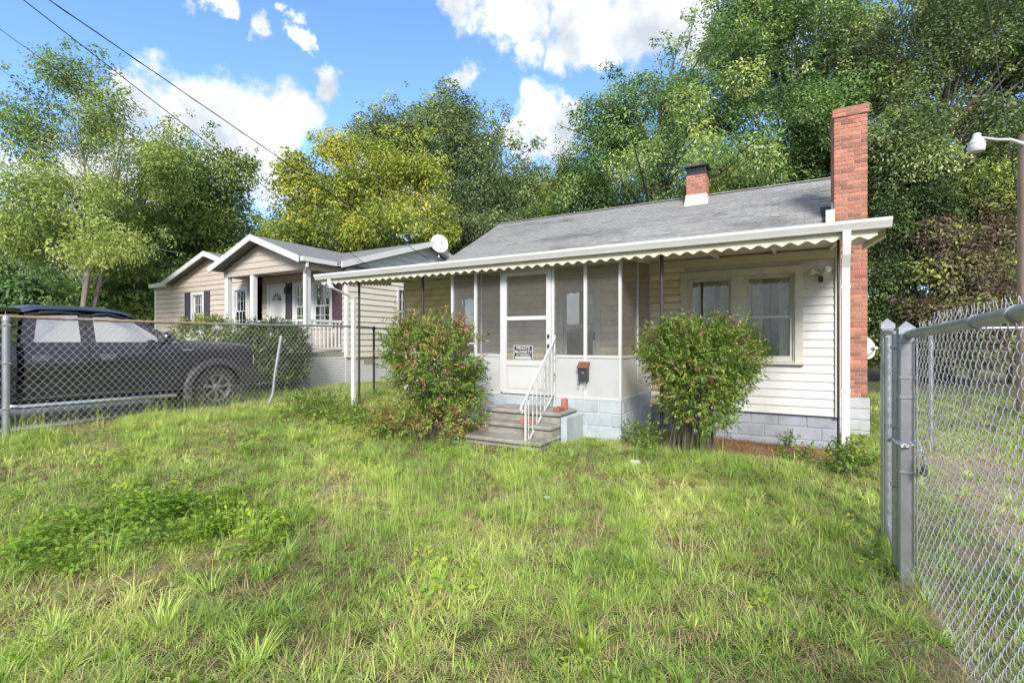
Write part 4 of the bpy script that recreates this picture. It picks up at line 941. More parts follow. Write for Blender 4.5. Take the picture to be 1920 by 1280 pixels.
    for a in (-15.2, -13.9, -11.5): bx('post', 'door_white', t, a - 0.075, a + 0.075, 8.78, 8.93, -0.309, 1.979, c=0.01)
    bx('porch_floor', 'concrete_old', t, -15.3, -11.36, 8.70, F1, -0.43, -0.31)
    bx('skirt_core', 'mortar', t, -15.26, -11.37, 8.80, F1, -1.7, -0.431); bx('skirt_core', 'mortar', t, -21.2, -11.35, F1 + 0.01, 17.3, -1.7, -0.471)
    bk = MB()
    for i in range(12):
        z0 = -0.433 - 0.078 * (i + 1)
        x = -15.26 - (0.105 if i % 2 else 0)
        while x < -11.39: bk.box(max(x, -15.26) + 0.004, min(x + 0.205, -11.36), 8.78, 8.85, z0 + 0.004, z0 + 0.074); x += 0.21
        y = 8.852 - (0.105 if i % 2 else 0)
        while y < F1: bk.box(-11.42, -11.35, max(y, 8.853), min(y + 0.205, F1 - 0.01), z0 + 0.004, z0 + 0.074); y += 0.21
        z0 = -0.475 - 0.078 * (i + 1); y = F1
        while y < 17.2: bk.box(-11.40, -11.325, y + 0.004, y + 0.205, z0 + 0.004, z0 + 0.074); y += 0.21
    stuff(bk.build('brick_skirt', 'brick_white', t))
    bx('vent', 'room_dark', t, -11.326, -11.318, 10.75, 11.15, -0.72, -0.55)
    bx('utility_meter', 'black_metal', t, -11.50, -11.40, F1 - 0.10, F1 - 0.03, -0.1, 0.1) if False else None
    # railings
    def rail(p0, p1, n):
        p0, p1 = Vector(p0), Vector(p1); L = (p1 - p0); m = MB()
        for z, h in ((0.0, 0.035), (-0.78, 0.03)):
            q0, q1 = p0 + Vector((0, 0, z)), p1 + Vector((0, 0, z)); d = L.normalized(); s = Vector((d.y, -d.x, 0)).normalized() * 0.035
            vs = [q + s * sx + Vector((0, 0, h * sz)) for q in (q0, q1) for sx, sz in ((-1, -1), (1, -1), (1, 1), (-1, 1))]
            mb = MB(); mb.add(vs, [(0, 1, 2, 3), (4, 5, 6, 7), (0, 1, 5, 4), (1, 2, 6, 5), (2, 3, 7, 6), (3, 0, 4, 7)]); r = mb.build('rail', 'door_white', t)
        for i in range(n):
            q = p0 + L * ((i + 0.5) / n); bx('baluster', 'door_white', t, q.x - 0.018, q.x + 0.018, q.y - 0.018, q.y + 0.018, q.z - 0.75, q.z - 0.034)
    rail((-13.82, 8.86, 0.58), (-11.58, 8.86, 0.58), 16); rail((-11.47, 8.94, 0.58), (-11.47, 10.0, 0.58), 8)
    # front steps with sloping handrail
    for i in range(4): bx('step', 'concrete_old', t, -15.1, -14.0, 7.6 + 0.27 * i, 8.699, -1.30 + 0.2 * i - (0.2 if i == 0 else 0), -1.11 + 0.2 * i)
    for a in (-15.12, -13.98): rail((a, 7.55, -0.28), (a, 8.78, 0.58), 7)
    # porch lantern and hanging house number bracket
    l = bx('porch_lantern', 'black_metal', t, -13.93, -13.79, F1 - 0.20, F1 - 0.08, 1.50, 1.72, c=0.03); bx('bracket', 'black_metal', l, -13.88, -13.84, F1 - 0.079, F1 - 0.056, 1.62, 1.78)
    return t
neighbour()
def dish(c, face, r, label):
    c = Vector(c); f = Vector(face).normalized(); t = thing('satellite_dish', label, 'satellite dish', c, 'satellite dishes')
    s = f.cross(Vector((0, 0, 1))).normalized(); u = s.cross(f); m = MB(); vs = []; fs = []; n = 28; rings = 5
    for side, off in ((0, 0.0), (1, -0.012)):
        for i in range(rings + 1):
            q = i / rings
            for j in range(n):
                a = 2 * math.pi * j / n; vs.append(c + (s * math.cos(a) * 0.9 + u * math.sin(a)) * r * max(q, 0.01) + f * (0.22 * r * q * q + off))
    R = rings + 1
    for k in (0, 1):
        for i in range(rings):
            for j in range(n): fs.append((k * R * n + i * n + j, k * R * n + i * n + (j + 1) % n, k * R * n + (i + 1) * n + (j + 1) % n, k * R * n + (i + 1) * n + j))
    for j in range(n): fs.append((rings * n + j, rings * n + (j + 1) % n, (R + rings) * n + (j + 1) % n, (R + rings) * n + j))
    m.add(vs, fs).build('reflector', 'dish_grey', t, smooth=True)
    m = MB(); m.tube([c - u * r * 0.9 + f * 0.1 * r, c + f * r * 1.25 - u * r * 0.25], 0.013, 6); m.build('feed_arm', 'dish_grey', t)
    e = c + f * r * 1.25 - u * r * 0.25; m = MB(); m.tube([e, e - f * 0.12], [0.035, 0.03], 10); m.build('receiver', 'dish_grey', t)
    m = MB(); m.tube([c - f * 0.02, c - f * 0.10 - u * 0.02, c - f * 0.12 - u * r * 1.3], 0.02, 8); m.build('mast', 'galvanised', t)
dish(at(823, 458, 17.45), (0.75, -0.55, 0.25), 0.35, 'grey satellite dish on the roof rake of the tan bungalow')
dish(at(1619, 652, 9.95), (0.55, -0.75, 0.2), 0.24, 'white satellite dish half hidden behind the red brick chimney')

# ------------------------------------------------------------------ pickup truck behind the fence (nose points into the lot)
def truck():
    B0, A0, G = 5.36, -9.56, -1.285            # front wheel centre, outer side, ground
    t = thing('pickup_truck', 'dark indigo crew cab pickup truck parked behind the chain link fence', 'pickup truck', (A0 - 1.0, B0 - 1.8, G))
    W = 1.98
    def P(l, w, h): return (A0 - w, B0 + l, G + h)
    def strip(nm, m, rows, parent=t, smooth=True, close=True):
        """rows: list of equal-length lists of (l, w, h); skinned in order"""
        k = len(rows[0]); mb = MB(); mb.add([P(*p) for r in rows for p in r], [(i * k + j, i * k + j + 1, (i + 1) * k + j + 1, (i + 1) * k + j) for i in range(len(rows) - 1) for j in range(k - 1)]); return mb.build(nm, m, parent, smooth)
    # body side section: (inset, height) from rocker to belt
    sec = [(0.10, 0.44), (0.05, 0.47), (0.03, 0.60), (0.045, 0.66), (0.025, 0.72), (0.01, 0.90), (0.015, 1.08), (0.045, 1.19), (0.085, 1.255)]
    def side(nm, l0, l1, s, n=10, top=None, secs=sec, arch=None):
        rows = []
        for i in range(n + 1):
            l = l0 + (l1 - l0) * i / n; row = []
            for ins, h in secs:
                hh = h
                if top: hh = 0.44 + (h - 0.44) * (top(l) - 0.44) / (secs[-1][1] - 0.44)
                if arch:
                    lc, ra, hc = arch; q = ra ** 2 - (l - lc) ** 2
                    if q > 0: hh = max(hh, hc + math.sqrt(q))
                if top: hh = min(hh, top(l))
                row.append((l, ins if s > 0 else W - ins, hh))
            rows.append(row)
        return strip(nm, 'paint_truck', rows)
    hood = lambda l: 1.255 - 0.04 * max(0, (l + 0.55)) - 0.10 * max(0, l - 0.2) ** 2
    for s in (1, -1):
        d = side('front_door', -1.955, -0.70, s); d2 = side('rear_door', -2.72, -1.967, s)
        side('fender', -0.688, 0.72, s, 28, top=hood, arch=(0.0, 0.50, 0.37)); 
        bd = side('bed_side', -4.60, -2.80, s, 30, arch=(-3.66, 0.50, 0.37))
        for dd, l in ((d, -1.80), (d2, -2.62)):
            w = 0.004 if s > 0 else W - 0.004
            m = MB(); m.bbox(*sorted((P(0, w, 0)[0] - 0.012, P(0, w, 0)[0] + 0.018)), B0 + l - 0.02, B0 + l + 0.17, G + 0.985, G + 1.075, c=0.008); m.build('door_handle', 'handle_dark', dd)
        w = -0.004 if s > 0 else W + 0.004
        # window sills, rain guards and panes
        def pane(nm, pts, m, off=0.0, parent=t):
            mb = MB(); mb.add([P(l, (w_ + off) if s > 0 else W - w_ - off, h) for l, w_, h in pts], [tuple(range(len(pts)))]); return mb.build(nm, m, parent)
        pane('window', [(-2.60, 0.088, 1.275), (-2.05, 0.088, 1.275), (-2.05, 0.225, 1.70), (-2.52, 0.225, 1.69)], 'glass_truck')
        pane('window', [(-1.86, 0.088, 1.275), (-0.98, 0.088, 1.275), (-0.98, 0.115, 1.36), (-1.36, 0.21, 1.64), (-1.55, 0.225, 1.70), (-1.86, 0.225, 1.71)], 'glass_truck')
        pane('quarter_window', [(-0.95, 0.088, 1.27), (-0.62, 0.086, 1.265), (-0.95, 0.125, 1.36)], 'glass_truck')
        for l0, l1, z in ((-2.55, -2.02, 1.735), (-1.88, -1.42, 1.735)):
            m = MB(); ww = 0.205 if s > 0 else W - 0.205; m.tube([P(l0, ww, z - 0.045), P(l0 + 0.06, ww, z - 0.02), P((l0 + l1) / 2, ww, z), P(l1, ww, z - (0.07 if l0 > -2 else 0.01))], [0.012, 0.028, 0.03, 0.012], 6); m.build('rain_guard', 'trim_truck', t, smooth=True)
        # cab pillars and roof rail as one upper frame
        fr = MB(); ins = lambda h: 0.085 + (h - 1.255) * 0.318
        def quad(pts): fr.add([P(l, ins(h) if s > 0 else W - ins(h), h) for l, h in pts], [tuple(range(len(pts)))])
        quad([(-2.75, 1.255), (-2.60, 1.255), (-2.52, 1.70), (-2.66, 1.73)]); quad([(-2.05, 1.255), (-1.965, 1.255), (-1.965, 1.74), (-2.05, 1.72)]); quad([(-1.957, 1.255), (-1.86, 1.255), (-1.86, 1.73), (-1.957, 1.74)])
        quad([(-2.66, 1.73), (-2.52, 1.70), (-2.05, 1.71), (-2.05, 1.78), (-2.5, 1.785)]); quad([(-2.05, 1.71), (-1.86, 1.71), (-1.55, 1.70), (-1.36, 1.64), (-1.24, 1.64), (-1.45, 1.745), (-1.9, 1.79), (-2.05, 1.78)])
        quad([(-1.36, 1.64), (-0.98, 1.36), (-0.95, 1.27), (-0.60, 1.258), (-0.52, 1.258), (-1.24, 1.64)]); quad([(-2.60, 1.255), (-2.05, 1.255), (-2.05, 1.277), (-2.60, 1.277)]); quad([(-1.86, 1.255), (-0.95, 1.255), (-0.95, 1.277), (-1.86, 1.277)])
        fr.build('cab_frame', 'paint_truck', t)
        # mirror
        m = MB(); wm = -0.16 if s > 0 else W + 0.16; m.bbox(*sorted((P(0, wm - 0.13, 0)[0], P(0, wm + 0.13, 0)[0])), B0 - 1.05, B0 - 0.90, G + 1.24, G + 1.45, c=0.045); mr = m.build('mirror', 'paint_truck', t, smooth=True)
        ww = 0.06 if s > 0 else W - 0.06; m = MB(); m.tube([P(-0.95, wm, 1.30), P(-0.90, ww, 1.27)], 0.03, 8); m.build('mirror_arm', 'trim_truck', mr, smooth=True)
        # side step
        ws = -0.03 if s > 0 else W + 0.03; m = MB(); m.tube([P(-2.86, ws + 0.06 * s, 0.36), P(-2.80, ws, 0.35), P(-0.78, ws, 0.33), P(-0.70, ws + 0.08 * s, 0.33)], 0.042, 12); st = m.build('side_step', 'chrome', t, smooth=True)
        for l in (-2.5, -1.7, -0.95):
            m = MB(); m.tube([P(l, ws, 0.33), P(l, ws + 0.25 * s, 0.43)], 0.02, 6); m.build('step_bracket', 'trim_truck', st)
        # belt moulding and badge strip
        m = MB(); wb = 0.012 if s > 0 else W - 0.012; m.box(*sorted((P(0, wb, 0)[0], P(0, wb + 0.012 * s, 0)[0] + 0.0)), B0 - 0.62, B0 - 0.42, G + 1.12, G + 1.145); m.build('badge', 'chrome', t)
        # wheel flares
        for lc in (0.0, -3.66):
            m = MB(); k = 18; vs = []
            for i in range(k + 1):
                q = math.radians(-8 + 196 * i / k)
                for rr, wf in ((0.50, 0.03), (0.485, -0.045), (0.56, -0.03), (0.60, 0.02)): vs.append(P(lc + rr * math.cos(q), wf if s > 0 else W - wf, 0.37 + rr * math.sin(q)))
            m.add(vs, [(4 * i + j, 4 * i + j + 1, 4 * i + 5 + j, 4 * i + 4 + j) for i in range(k) for j in range(3)]); m.build('wheel_flare', 'trim_truck', t, smooth=True)
    # roof, windscreen, hood, nose, bed, underbody
    xs = [0.17, 0.26, 0.45, 0.99, 1.53, 1.72, 1.81]; cr = [1.775, 1.825, 1.855, 1.875, 1.855, 1.825, 1.775]
    strip('roof', 'paint_truck', [[(l, w, h - d) for w, h in zip(xs, cr)] for l, d in ((-2.70, 0.06), (-2.55, 0.01), (-2.0, 0.0), (-1.6, 0.01), (-1.38, 0.05), (-1.27, 0.10))])
    strip('windscreen', 'glass_truck', [[(-1.27, 0.25, 1.69), (-1.25, 0.99, 1.76), (-1.27, 1.73, 1.69)], [(-0.56, 0.14, 1.255), (-0.47, 0.99, 1.27), (-0.56, 1.84, 1.255)]])
    strip('rear_window', 'glass_smoked', [[(-2.72, 0.24, 1.70), (-2.72, 1.74, 1.70)], [(-2.77, 0.14, 1.25), (-2.77, 1.84, 1.25)]], smooth=False)
    strip('cab_back', 'paint_truck', [[(-2.76, 0.03, 1.25), (-2.76, W - 0.03, 1.25)], [(-2.76, 0.03, 0.5), (-2.76, W - 0.03, 0.5)]], smooth=False)
    hw = [0.085, 0.16, 0.40, 0.99, 1.58, 1.82, 1.895]
    strip('hood', 'paint_truck', [[(l, w, hood(l) + d) for w, d in zip(hw, (0.0, 0.035, 0.05, 0.075, 0.05, 0.035, 0.0))] for l in (-0.56, -0.3, 0.0, 0.3, 0.55, 0.66)] + [[(0.73, w, 1.02) for w in hw]])
    strip('nose', 'paint_truck', [[(0.73, w, 1.02) for w in (0.05, W - 0.05)], [(0.76, w, 0.55) for w in (0.05, W - 0.05)]], smooth=False)
    gr = bx('grille', 'chrome', t, A0 - 1.55, A0 - 0.43, B0 + 0.745, B0 + 0.79, G + 0.78, G + 1.03, c=0.02)
    for i in range(3): bx('grille_bar', 'trim_truck', gr, A0 - 1.50, A0 - 0.48, B0 + 0.791, B0 + 0.80, G + 0.81 + 0.07 * i, G + 0.845 + 0.07 * i)
    for w in (0.03, W - 0.37): bx('headlight', 'lamp_clear', t, A0 - w - 0.34, A0 - w, B0 + 0.60, B0 + 0.775, G + 0.80, G + 1.02, c=0.03)
    m = MB(); k = 10; rows = []
    for i in range(k + 1):
        u = i / k; w = -0.04 + (W + 0.08) * u; l = 0.96 - 0.16 * (2 * u - 1) ** 4 - 0.06 * abs(2 * u - 1); rows.append([(l - 0.16, w, 0.48), (l, w, 0.49), (l + 0.02, w, 0.62), (l, w, 0.76), (l - 0.16, w, 0.78)])
    bp = strip('bumper', 'trim_truck', rows)
    for w in (-0.035, W + 0.035): strip('bumper_end', 'trim_truck', [[(0.42, w, 0.50), (0.80, w, 0.50)], [(0.42, w, 0.78), (0.80, w, 0.78)]], parent=bp, smooth=False)
    bx('chrome_strip', 'chrome', bp, A0 - 1.7, A0 - 0.28, B0 + 0.95, B0 + 0.985, G + 0.50, G + 0.545, c=0.008)
    bx('underbody', 'trim_truck', t, A0 - W + 0.25, A0 - 0.25, B0 - 4.5, B0 + 0.6, G + 0.40, G + 0.62); bx('cab_floor', 'trim_truck', t, A0 - W + 0.12, A0 - 0.12, B0 - 2.74, B0 - 0.65, G + 0.47, G + 0.60)
    bx('dashboard', 'trim_truck', t, A0 - W + 0.16, A0 - 0.16, B0 - 0.98, B0 - 0.60, G + 0.8, G + 1.22, c=0.05)
    for l in (-1.62, -2.45):
        for w in (0.30, 1.12): bx('seat', 'trim_truck', t, A0 - w - 0.52, A0 - w, B0 + l - 0.12, B0 + l + 0.05, G + 0.7, G + 1.42, c=0.04)
    bx('bed_floor', 'trim_truck', t, A0 - W + 0.1, A0 - 0.1, B0 - 4.58, B0 - 2.80, G + 0.70, G + 0.74); bx('tailgate', 'paint_truck', t, A0 - W + 0.09, A0 - 0.09, B0 - 4.62, B0 - 4.56, G + 0.62, G + 1.24, c=0.01); bx('bed_front', 'paint_truck', t, A0 - W + 0.09, A0 - 0.09, B0 - 2.85, B0 - 2.80, G + 0.62, G + 1.24, c=0.01)
    bx('chassis_rail', 'trim_truck', t, A0 - 1.45, A0 - 0.55, B0 - 4.4, B0 + 0.5, G + 0.30, G + 0.41)
    # wheels
    def wheel(lc, s):
        c = P(lc, 0.14 if s > 0 else W - 0.14, 0.395); R = 0.395
        ty = MB(); ty.lathe(c, [(0.24, -0.11 * s), (0.30, -0.135 * s), (0.365, -0.135 * s), (R, -0.105 * s), (R, 0.105 * s), (0.365, 0.135 * s), (0.30, 0.14 * s), (0.245, 0.12 * s)], 40, axis=0, cap=False); w = ty.build('wheel', 'rubber', t, smooth=True)
        tr = MB()
        for i in range(44):
            q = 2 * math.pi * i / 44
            for x0, x1 in ((-0.11, -0.02), (0.02, 0.11)):
                pts = []
                for x in (x0, x1):
                    for dq in (-0.045, 0.045):
                        for rr in (R - 0.005, R + 0.011): a = q + dq + (0.06 if x0 > 0 else 0); pts.append((c[0] + x, c[1] + rr * math.cos(a), c[2] + rr * math.sin(a)))
                tr.add(pts, [(1, 3, 7, 5), (0, 1, 5, 4), (2, 3, 7, 6), (0, 1, 3, 2), (4, 5, 7, 6)])
        tr.build('tread', 'rubber', w)
        rm = MB(); rm.lathe(c, [(0.245, 0.118 * s), (0.255, 0.135 * s), (0.24, 0.135 * s), (0.222, 0.10 * s), (0.215, 0.0), (0.215, -0.10 * s)], 40, axis=0, cap=False); rm.build('rim', 'alloy', w, smooth=True)
        sp = MB()
        for i in range(7):
            q = 2 * math.pi * i / 7 + 0.2; pts = []
            for rr, hw_, x in ((0.06, 0.028, 0.10), (0.14, 0.022, 0.115), (0.228, 0.040, 0.112)):
                for d in (-1, 1):
                    for xx in (x, x - 0.03): pts.append((c[0] + xx * s, c[1] + rr * math.cos(q) - d * hw_ * math.sin(q), c[2] + rr * math.sin(q) + d * hw_ * math.cos(q)))
            sp.add(pts, [(0, 2, 6, 4), (4, 6, 10, 8), (0, 4, 5, 1), (4, 8, 9, 5), (2, 3, 7, 6), (6, 7, 11, 10)])
        sp.build('spokes', 'alloy', w); hb = MB(); hb.lathe(c, [(0.072, 0.05 * s), (0.072, 0.112 * s), (0.05, 0.128 * s), (0.0, 0.13 * s)], 18, axis=0); hb.build('hub', 'alloy', w, smooth=True)
        dk = MB(); dk.lathe(c, [(0.0, 0.035 * s), (0.20, 0.035 * s), (0.20, 0.02 * s), (0.0, 0.02 * s)], 24, axis=0); dk.build('brake_disc', 'trim_truck', w)
    for lc in (0.0, -3.66):
        for s in (1, -1): wheel(lc, s)
truck()

# ------------------------------------------------------------------ chain-link fences
def chain_link(parent, org, d, length, z0f, z1f, w, h, r, n=4, per=2, depth=0.006, m='galvanised_wire', twist=True, jitter=0.0, bulge=None):
    """woven wires: each wire is a flat zigzag spiral hooked into the next one; z0f/z1f give bottom and top along the run"""
    d = Vector(d).normalized(); nn = Vector((-d.y, d.x, 0)); k = int(length / w); verts = []; quads = []
    base = 0
    for c in range(k):
        x0 = c * w; zb, zt = z0f(x0), z1f(x0); steps = int((zt - zb) / h); pts = []
        for i in range(steps * per + 1):
            ph = i / per; fr = ph % 2; tri = fr if fr <= 1 else 2 - fr
            s = tri * tri * (3 - 2 * tri) * 0.45 + tri * 0.55
            if c % 2: s = 1 - s
            x = x0 + (s * 1.08 - 0.04) * w; z = zb + ph * h
            y = depth * math.cos(math.pi * ph) * (1 if c % 2 == 0 else -1) if per < 4 else depth * math.sin(math.pi * (ph + 0.25)) * (1 if c % 2 == 0 else -1)
            if bulge: y += bulge(x, z)
            pts.append((org[0] + d.x * x + nn.x * y, org[1] + d.y * x + nn.y * y, z))
        if twist:
            top = pts[-1]; pts.append((top[0] + d.x * 0.004 + nn.x * random.uniform(-0.012, 0.012), top[1] + d.y * 0.004 + nn.y * random.uniform(-0.012, 0.012), top[2] + h * 0.8))
        P_ = np.array(pts); T = np.gradient(P_, axis=0); T /= np.linalg.norm(T, axis=1)[:, None]
        U = np.cross(T, np.array([nn.x, nn.y, 0.0])); U /= np.linalg.norm(U, axis=1)[:, None]; Vv = np.cross(T, U)
        q = np.arange(n) * 2 * math.pi / n
        ring = P_[:, None, :] + r * (U[:, None, :] * np.cos(q)[None, :, None] + Vv[:, None, :] * np.sin(q)[None, :, None])
        verts.append(ring.reshape(-1, 3)); m_ = len(P_); I = np.arange(m_ * n).reshape(m_, n) + base; J = np.roll(I, -1, axis=1)
        quads.append(np.stack([I[:-1], J[:-1], J[1:], I[1:]], -1).reshape(-1, 4)); base += m_ * n
    me = bpy.data.meshes.new('chain_link_mesh'); V = np.concatenate(verts); Q = np.concatenate(quads)
    me.vertices.add(len(V)); me.vertices.foreach_set('co', V.astype(np.float32).ravel()); me.loops.add(4 * len(Q)); me.loops.foreach_set('vertex_index', Q.astype(np.int32).ravel())
    me.polygons.add(len(Q)); me.polygons.foreach_set('loop_start', np.arange(0, 4 * len(Q), 4, dtype=np.int32)); me.polygons.foreach_set('loop_total', np.full(len(Q), 4, dtype=np.int32)); me.update(calc_edges=True)
    me.polygons.foreach_set('use_smooth', [True] * len(Q)); me.materials.append(MATS[m]); return stuff(link('chain_link_mesh', me, parent))
def pipe(nm, pts, r, m, parent, n=12): b = MB(); b.tube(pts, r, n); return b.build(nm, m, parent, smooth=True)

def fence_left():
    A = -9.0; t = thing('chain_link_fence', 'long sagging chain link fence with rusty top rail beside the pickup truck', 'fence', (A, 5, -1.25), 'chain link fences')
    top = lambda b: 0.335 - 0.02 * math.sin((b - 2) * 0.7) if b < 9 else 0.33
    ys = [-2.5 + 0.5 * i for i in range(36)]
    pipe('top_rail', [(A, y, top(y)) for y in ys if y <= 5.0], 0.022, 'rust', t); pipe('top_rail', [(A, y, top(y)) for y in ys if y >= 5.0], 0.021, 'galvanised', t)
    for b, m in ((2.30, 'galvanised'), (8.86, 'iron_dark'), (11.5, 'iron_dark'), (-0.9, 'galvanised')):
        z = zgs(A, b); p = pipe('post', [(A + 0.01, b, z - 0.3), (A + 0.01, b, top(b) - (0.03 if b < 3 else -0.02))], 0.040 if b < 3 else 0.028, m, t, 16)
        c = MB(); c.lathe((A + 0.01, b, top(b) - 0.03), [(0.043, -0.03), (0.045, 0.0), (0.035, 0.025), (0.018, 0.045)], 16); c.build('post_cap', m, p, smooth=True)
        if b < 3:
            for z_ in (-0.9, -0.3, 0.2): bx('tension_band', 'galvanised', p, A - 0.034, A + 0.054, b - 0.044, b + 0.044, z_, z_ + 0.022, c=0.008)
    chain_link(t, (A - 0.03, -2.4), (0, 1), 14.5, lambda x: zgs(A, -2.4 + x) + 0.02, lambda x: top(-2.4 + x) + 0.025, 0.047, 0.057, 0.0016, n=4, per=2, depth=0.006, twist=True, m='fence_wire_pale')
    pipe('tension_wire', [(A - 0.02, -2.4 + 0.7 * i, -0.80 + 0.02 * math.sin(i)) for i in range(14)], 0.003, 'galvanised_wire', t, 5)
    p = thing('bent_post', 'loose bent steel fence post leaning by the pickup wheel', 'post', (-8.92, 5.55, zgs(-8.9, 5.5)))
    b = MB(); b.tube([at(486, 771, 9.5), at(503, 757, 9.52), at(509, 747, 9.54), at(512, 735, 9.55), at(515, 705, 9.58), at(527, 632, 9.62)], 0.030, 14); b.build('pipe', 'galvanised', p, smooth=True)
    b = MB(); b.tube([at(526.6, 634, 9.62), at(527.3, 629, 9.62)], [0.034, 0.03], 14); b.build('cap', 'galvanised', p, smooth=True)
fence_left()

def pyramid_post(nm, parent, a, b, z0, z1, s, m='galvanised'):
    p = bx(nm, m, parent, a - s, a + s, b - s, b + s, z0, z1, c=0.006)
    c = MB(); q = s + 0.006; c.add([(a - q, b - q, z1 - 0.03), (a + q, b - q, z1 - 0.03), (a + q, b + q, z1 - 0.03), (a - q, b + q, z1 - 0.03), (a - q, b - q, z1 + 0.008), (a + q, b - q, z1 + 0.008), (a + q, b + q, z1 + 0.008), (a - q, b + q, z1 + 0.008), (a, b, z1 + 0.05)],
                                  [(0, 1, 5, 4), (1, 2, 6, 5), (2, 3, 7, 6), (3, 0, 4, 7), (4, 5, 8), (5, 6, 8), (6, 7, 8), (7, 4, 8), (3, 2, 1, 0)]); c.build('post_cap', m, p); return p
def fence_right():
    A = 0.635
    t = thing('chain_link_gate', 'near galvanised chain link panel with thick top rail along the grass edge', 'gate', (A, 3.78, -1.4), 'chain link fences')
    zt = lambda b: 0.045 + 0.05 * (3.78 - b) / 1.7
    p = pyramid_post('post', t, A - 0.012, 3.80, -1.50, 0.075, 0.036)
    for z in (0.0, -0.34, -0.80, -0.22): bx('tension_band', 'galvanised', p, A - 0.052, A + 0.028, 3.76, 3.842, z - 0.011, z + 0.011, c=0.004)
    pipe('top_rail', [(A, 3.765, zt(3.765)), (A + 0.005, 3.0, zt(3.0) - 0.004), (A + 0.012, 2.3, zt(2.3)), (A + 0.02, 0.6, zt(0.6))], 0.026, 'galvanised', t, 18)
    for b in (3.45, 3.0, 2.58, 2.2, 1.8): 
        r = MB(); r.lathe((A + 0.008, b, zt(b) - 0.002), [(0.0275, -0.003), (0.030, 0.0), (0.0275, 0.003)], 18, axis=1); r.build('tie_wire', 'galvanised_wire', t, smooth=True)
    bx('tension_bar', 'galvanised', t, A + 0.026, A + 0.032, 3.73, 3.748, -1.35, 0.02)
    chain_link(t, (A + 0.032, 0.62), (0, 1), 3.11, lambda x: -1.42, lambda x: zt(0.62 + x) + 0.062, 0.036, 0.0395, 0.0019, n=5, per=5, depth=0.0085, bulge=lambda x, z: 0.02 * math.sin(x * 2.1) * math.sin((z + 1.4) * 2.2))
    g = thing('walk_gate', 'narrow walk gate seen edge-on between two square capped posts', 'gate', (A, 4.3, -1.4), 'chain link fences')
    pipe('frame', [(A - 0.04, 3.90, -1.46), (A - 0.04, 3.90, 0.05)], 0.028, 'galvanised', g, 16); pipe('frame', [(A - 0.0, 4.52, -1.46), (A - 0.0, 4.52, 0.03)], 0.024, 'galvanised', g, 16)
    pipe('frame', [(A - 0.04, 3.93, 0.05), (A, 4.60, 0.07)], 0.02, 'galvanised', g); pipe('frame', [(A - 0.04, 3.93, -1.36), (A, 4.50, -1.36)], 0.02, 'galvanised', g)
    for z in (-0.92, -0.55, -0.05): bx('tension_band', 'galvanised', g, A - 0.072, A - 0.008, 3.868, 3.932, z, z + 0.02, c=0.004)
    chain_link(g, (A - 0.015, 3.93), (0.06, 1), 0.58, lambda x: -1.36, lambda x: 0.05, 0.036, 0.0395, 0.0019, n=4, per=4, depth=0.0085)
    q = thing('fence_post', 'square galvanised fence post with pointed cap beyond the walk gate', 'post', (A, 4.63, -1.5), 'fence posts')
    pp = pyramid_post('post', q, A + 0.012, 4.64, -1.60, 0.125, 0.037)
    for z in (-0.02, -0.32, -0.95): bx('tension_band', 'galvanised', pp, A - 0.029, A + 0.053, 4.60, 4.68, z, z + 0.022, c=0.004)
    for z in (-0.16, -0.22):
        b = MB(); b.lathe((A + 0.005, 4.585, z), [(0.014, -0.02), (0.014, 0.012), (0.008, 0.02)], 10, axis=1); b.build('hinge_bolt', 'rust', pp, smooth=True)
    # chain and padlock round the two gate members
    ch = thing('lock_chain', 'steel chain wrapped round the gate posts with a padlock', 'chain', (A, 3.85, -0.63))
    loop = []; n = 26
    for i in range(n):
        q_ = 2 * math.pi * i / n; loop.append(Vector((A - 0.025 + 0.062 * math.cos(q_), 3.85 + 0.115 * math.sin(q_), -0.62 - 0.012 * math.sin(3 * q_))))
    loop2 = [loop[-1] + Vector((0.01 + 0.004 * i, -0.012 - 0.006 * i, -0.01 - 0.018 * i)) for i in range(4)]
    lk = {}
    def link_mesh(odd):
        b = MB(); pts = []
        for i in range(13):
            a = 2 * math.pi * i / 12; x = 0.019 * math.cos(a); y = 0.010 * math.sin(a); pts.append((x, y, 0) if not odd else (x, 0, y))
        b.tube(pts, 0.0034, 6, cap=False); b.smooth = True; return b.mesh('chain_link', 'galvanised')
    for i, p_ in enumerate(loop + loop2):
        nx = (loop + loop2)[min(i + 1, n + 3)]; me = lk.setdefault(i % 2, link_mesh(i % 2)); o = bpy.data.objects.new('chain_link', me); COL.objects.link(o)
        dv = (nx - p_) if (nx - p_).length > 1e-5 else Vector((0, 0, -1)); o.location = p_; o.rotation_euler = dv.to_track_quat('X', 'Z').to_euler(); o.parent = ch; o.matrix_parent_inverse = WM(ch).inverted()
    pl = thing('padlock', 'dark laminated padlock hanging from the gate chain', 'padlock', (A + 0.045, 3.70, -0.76))
    b = MB(); b.bbox(A + 0.040, A + 0.066, 3.665, 3.725, -0.79, -0.72, c=0.006); bo = b.build('body', 'box_dark', pl)
    b = MB(); b.tube([(A + 0.053, 3.675, -0.725), (A + 0.053, 3.675, -0.69)] + [(A + 0.053, 3.695 - 0.02 * math.cos(q_), -0.69 + 0.02 * math.sin(q_)) for q_ in (0.5, 1.0, 1.57, 2.1, 2.6)] + [(A + 0.053, 3.715, -0.69), (A + 0.053, 3.715, -0.725)], 0.005, 8); b.build('shackle', 'galvanised', pl, smooth=True)
    # far cross fence on the right
    f = thing('chain_link_fence', 'far chain link fence in front of the dark hedge beyond the dirt yard', 'fence', (4, 10, -1.7), 'chain link fences')
    pipe('top_rail', [(1.95, 10.0, 0.2), (8.5, 10.0, 0.2)], 0.024, 'galvanised', f)
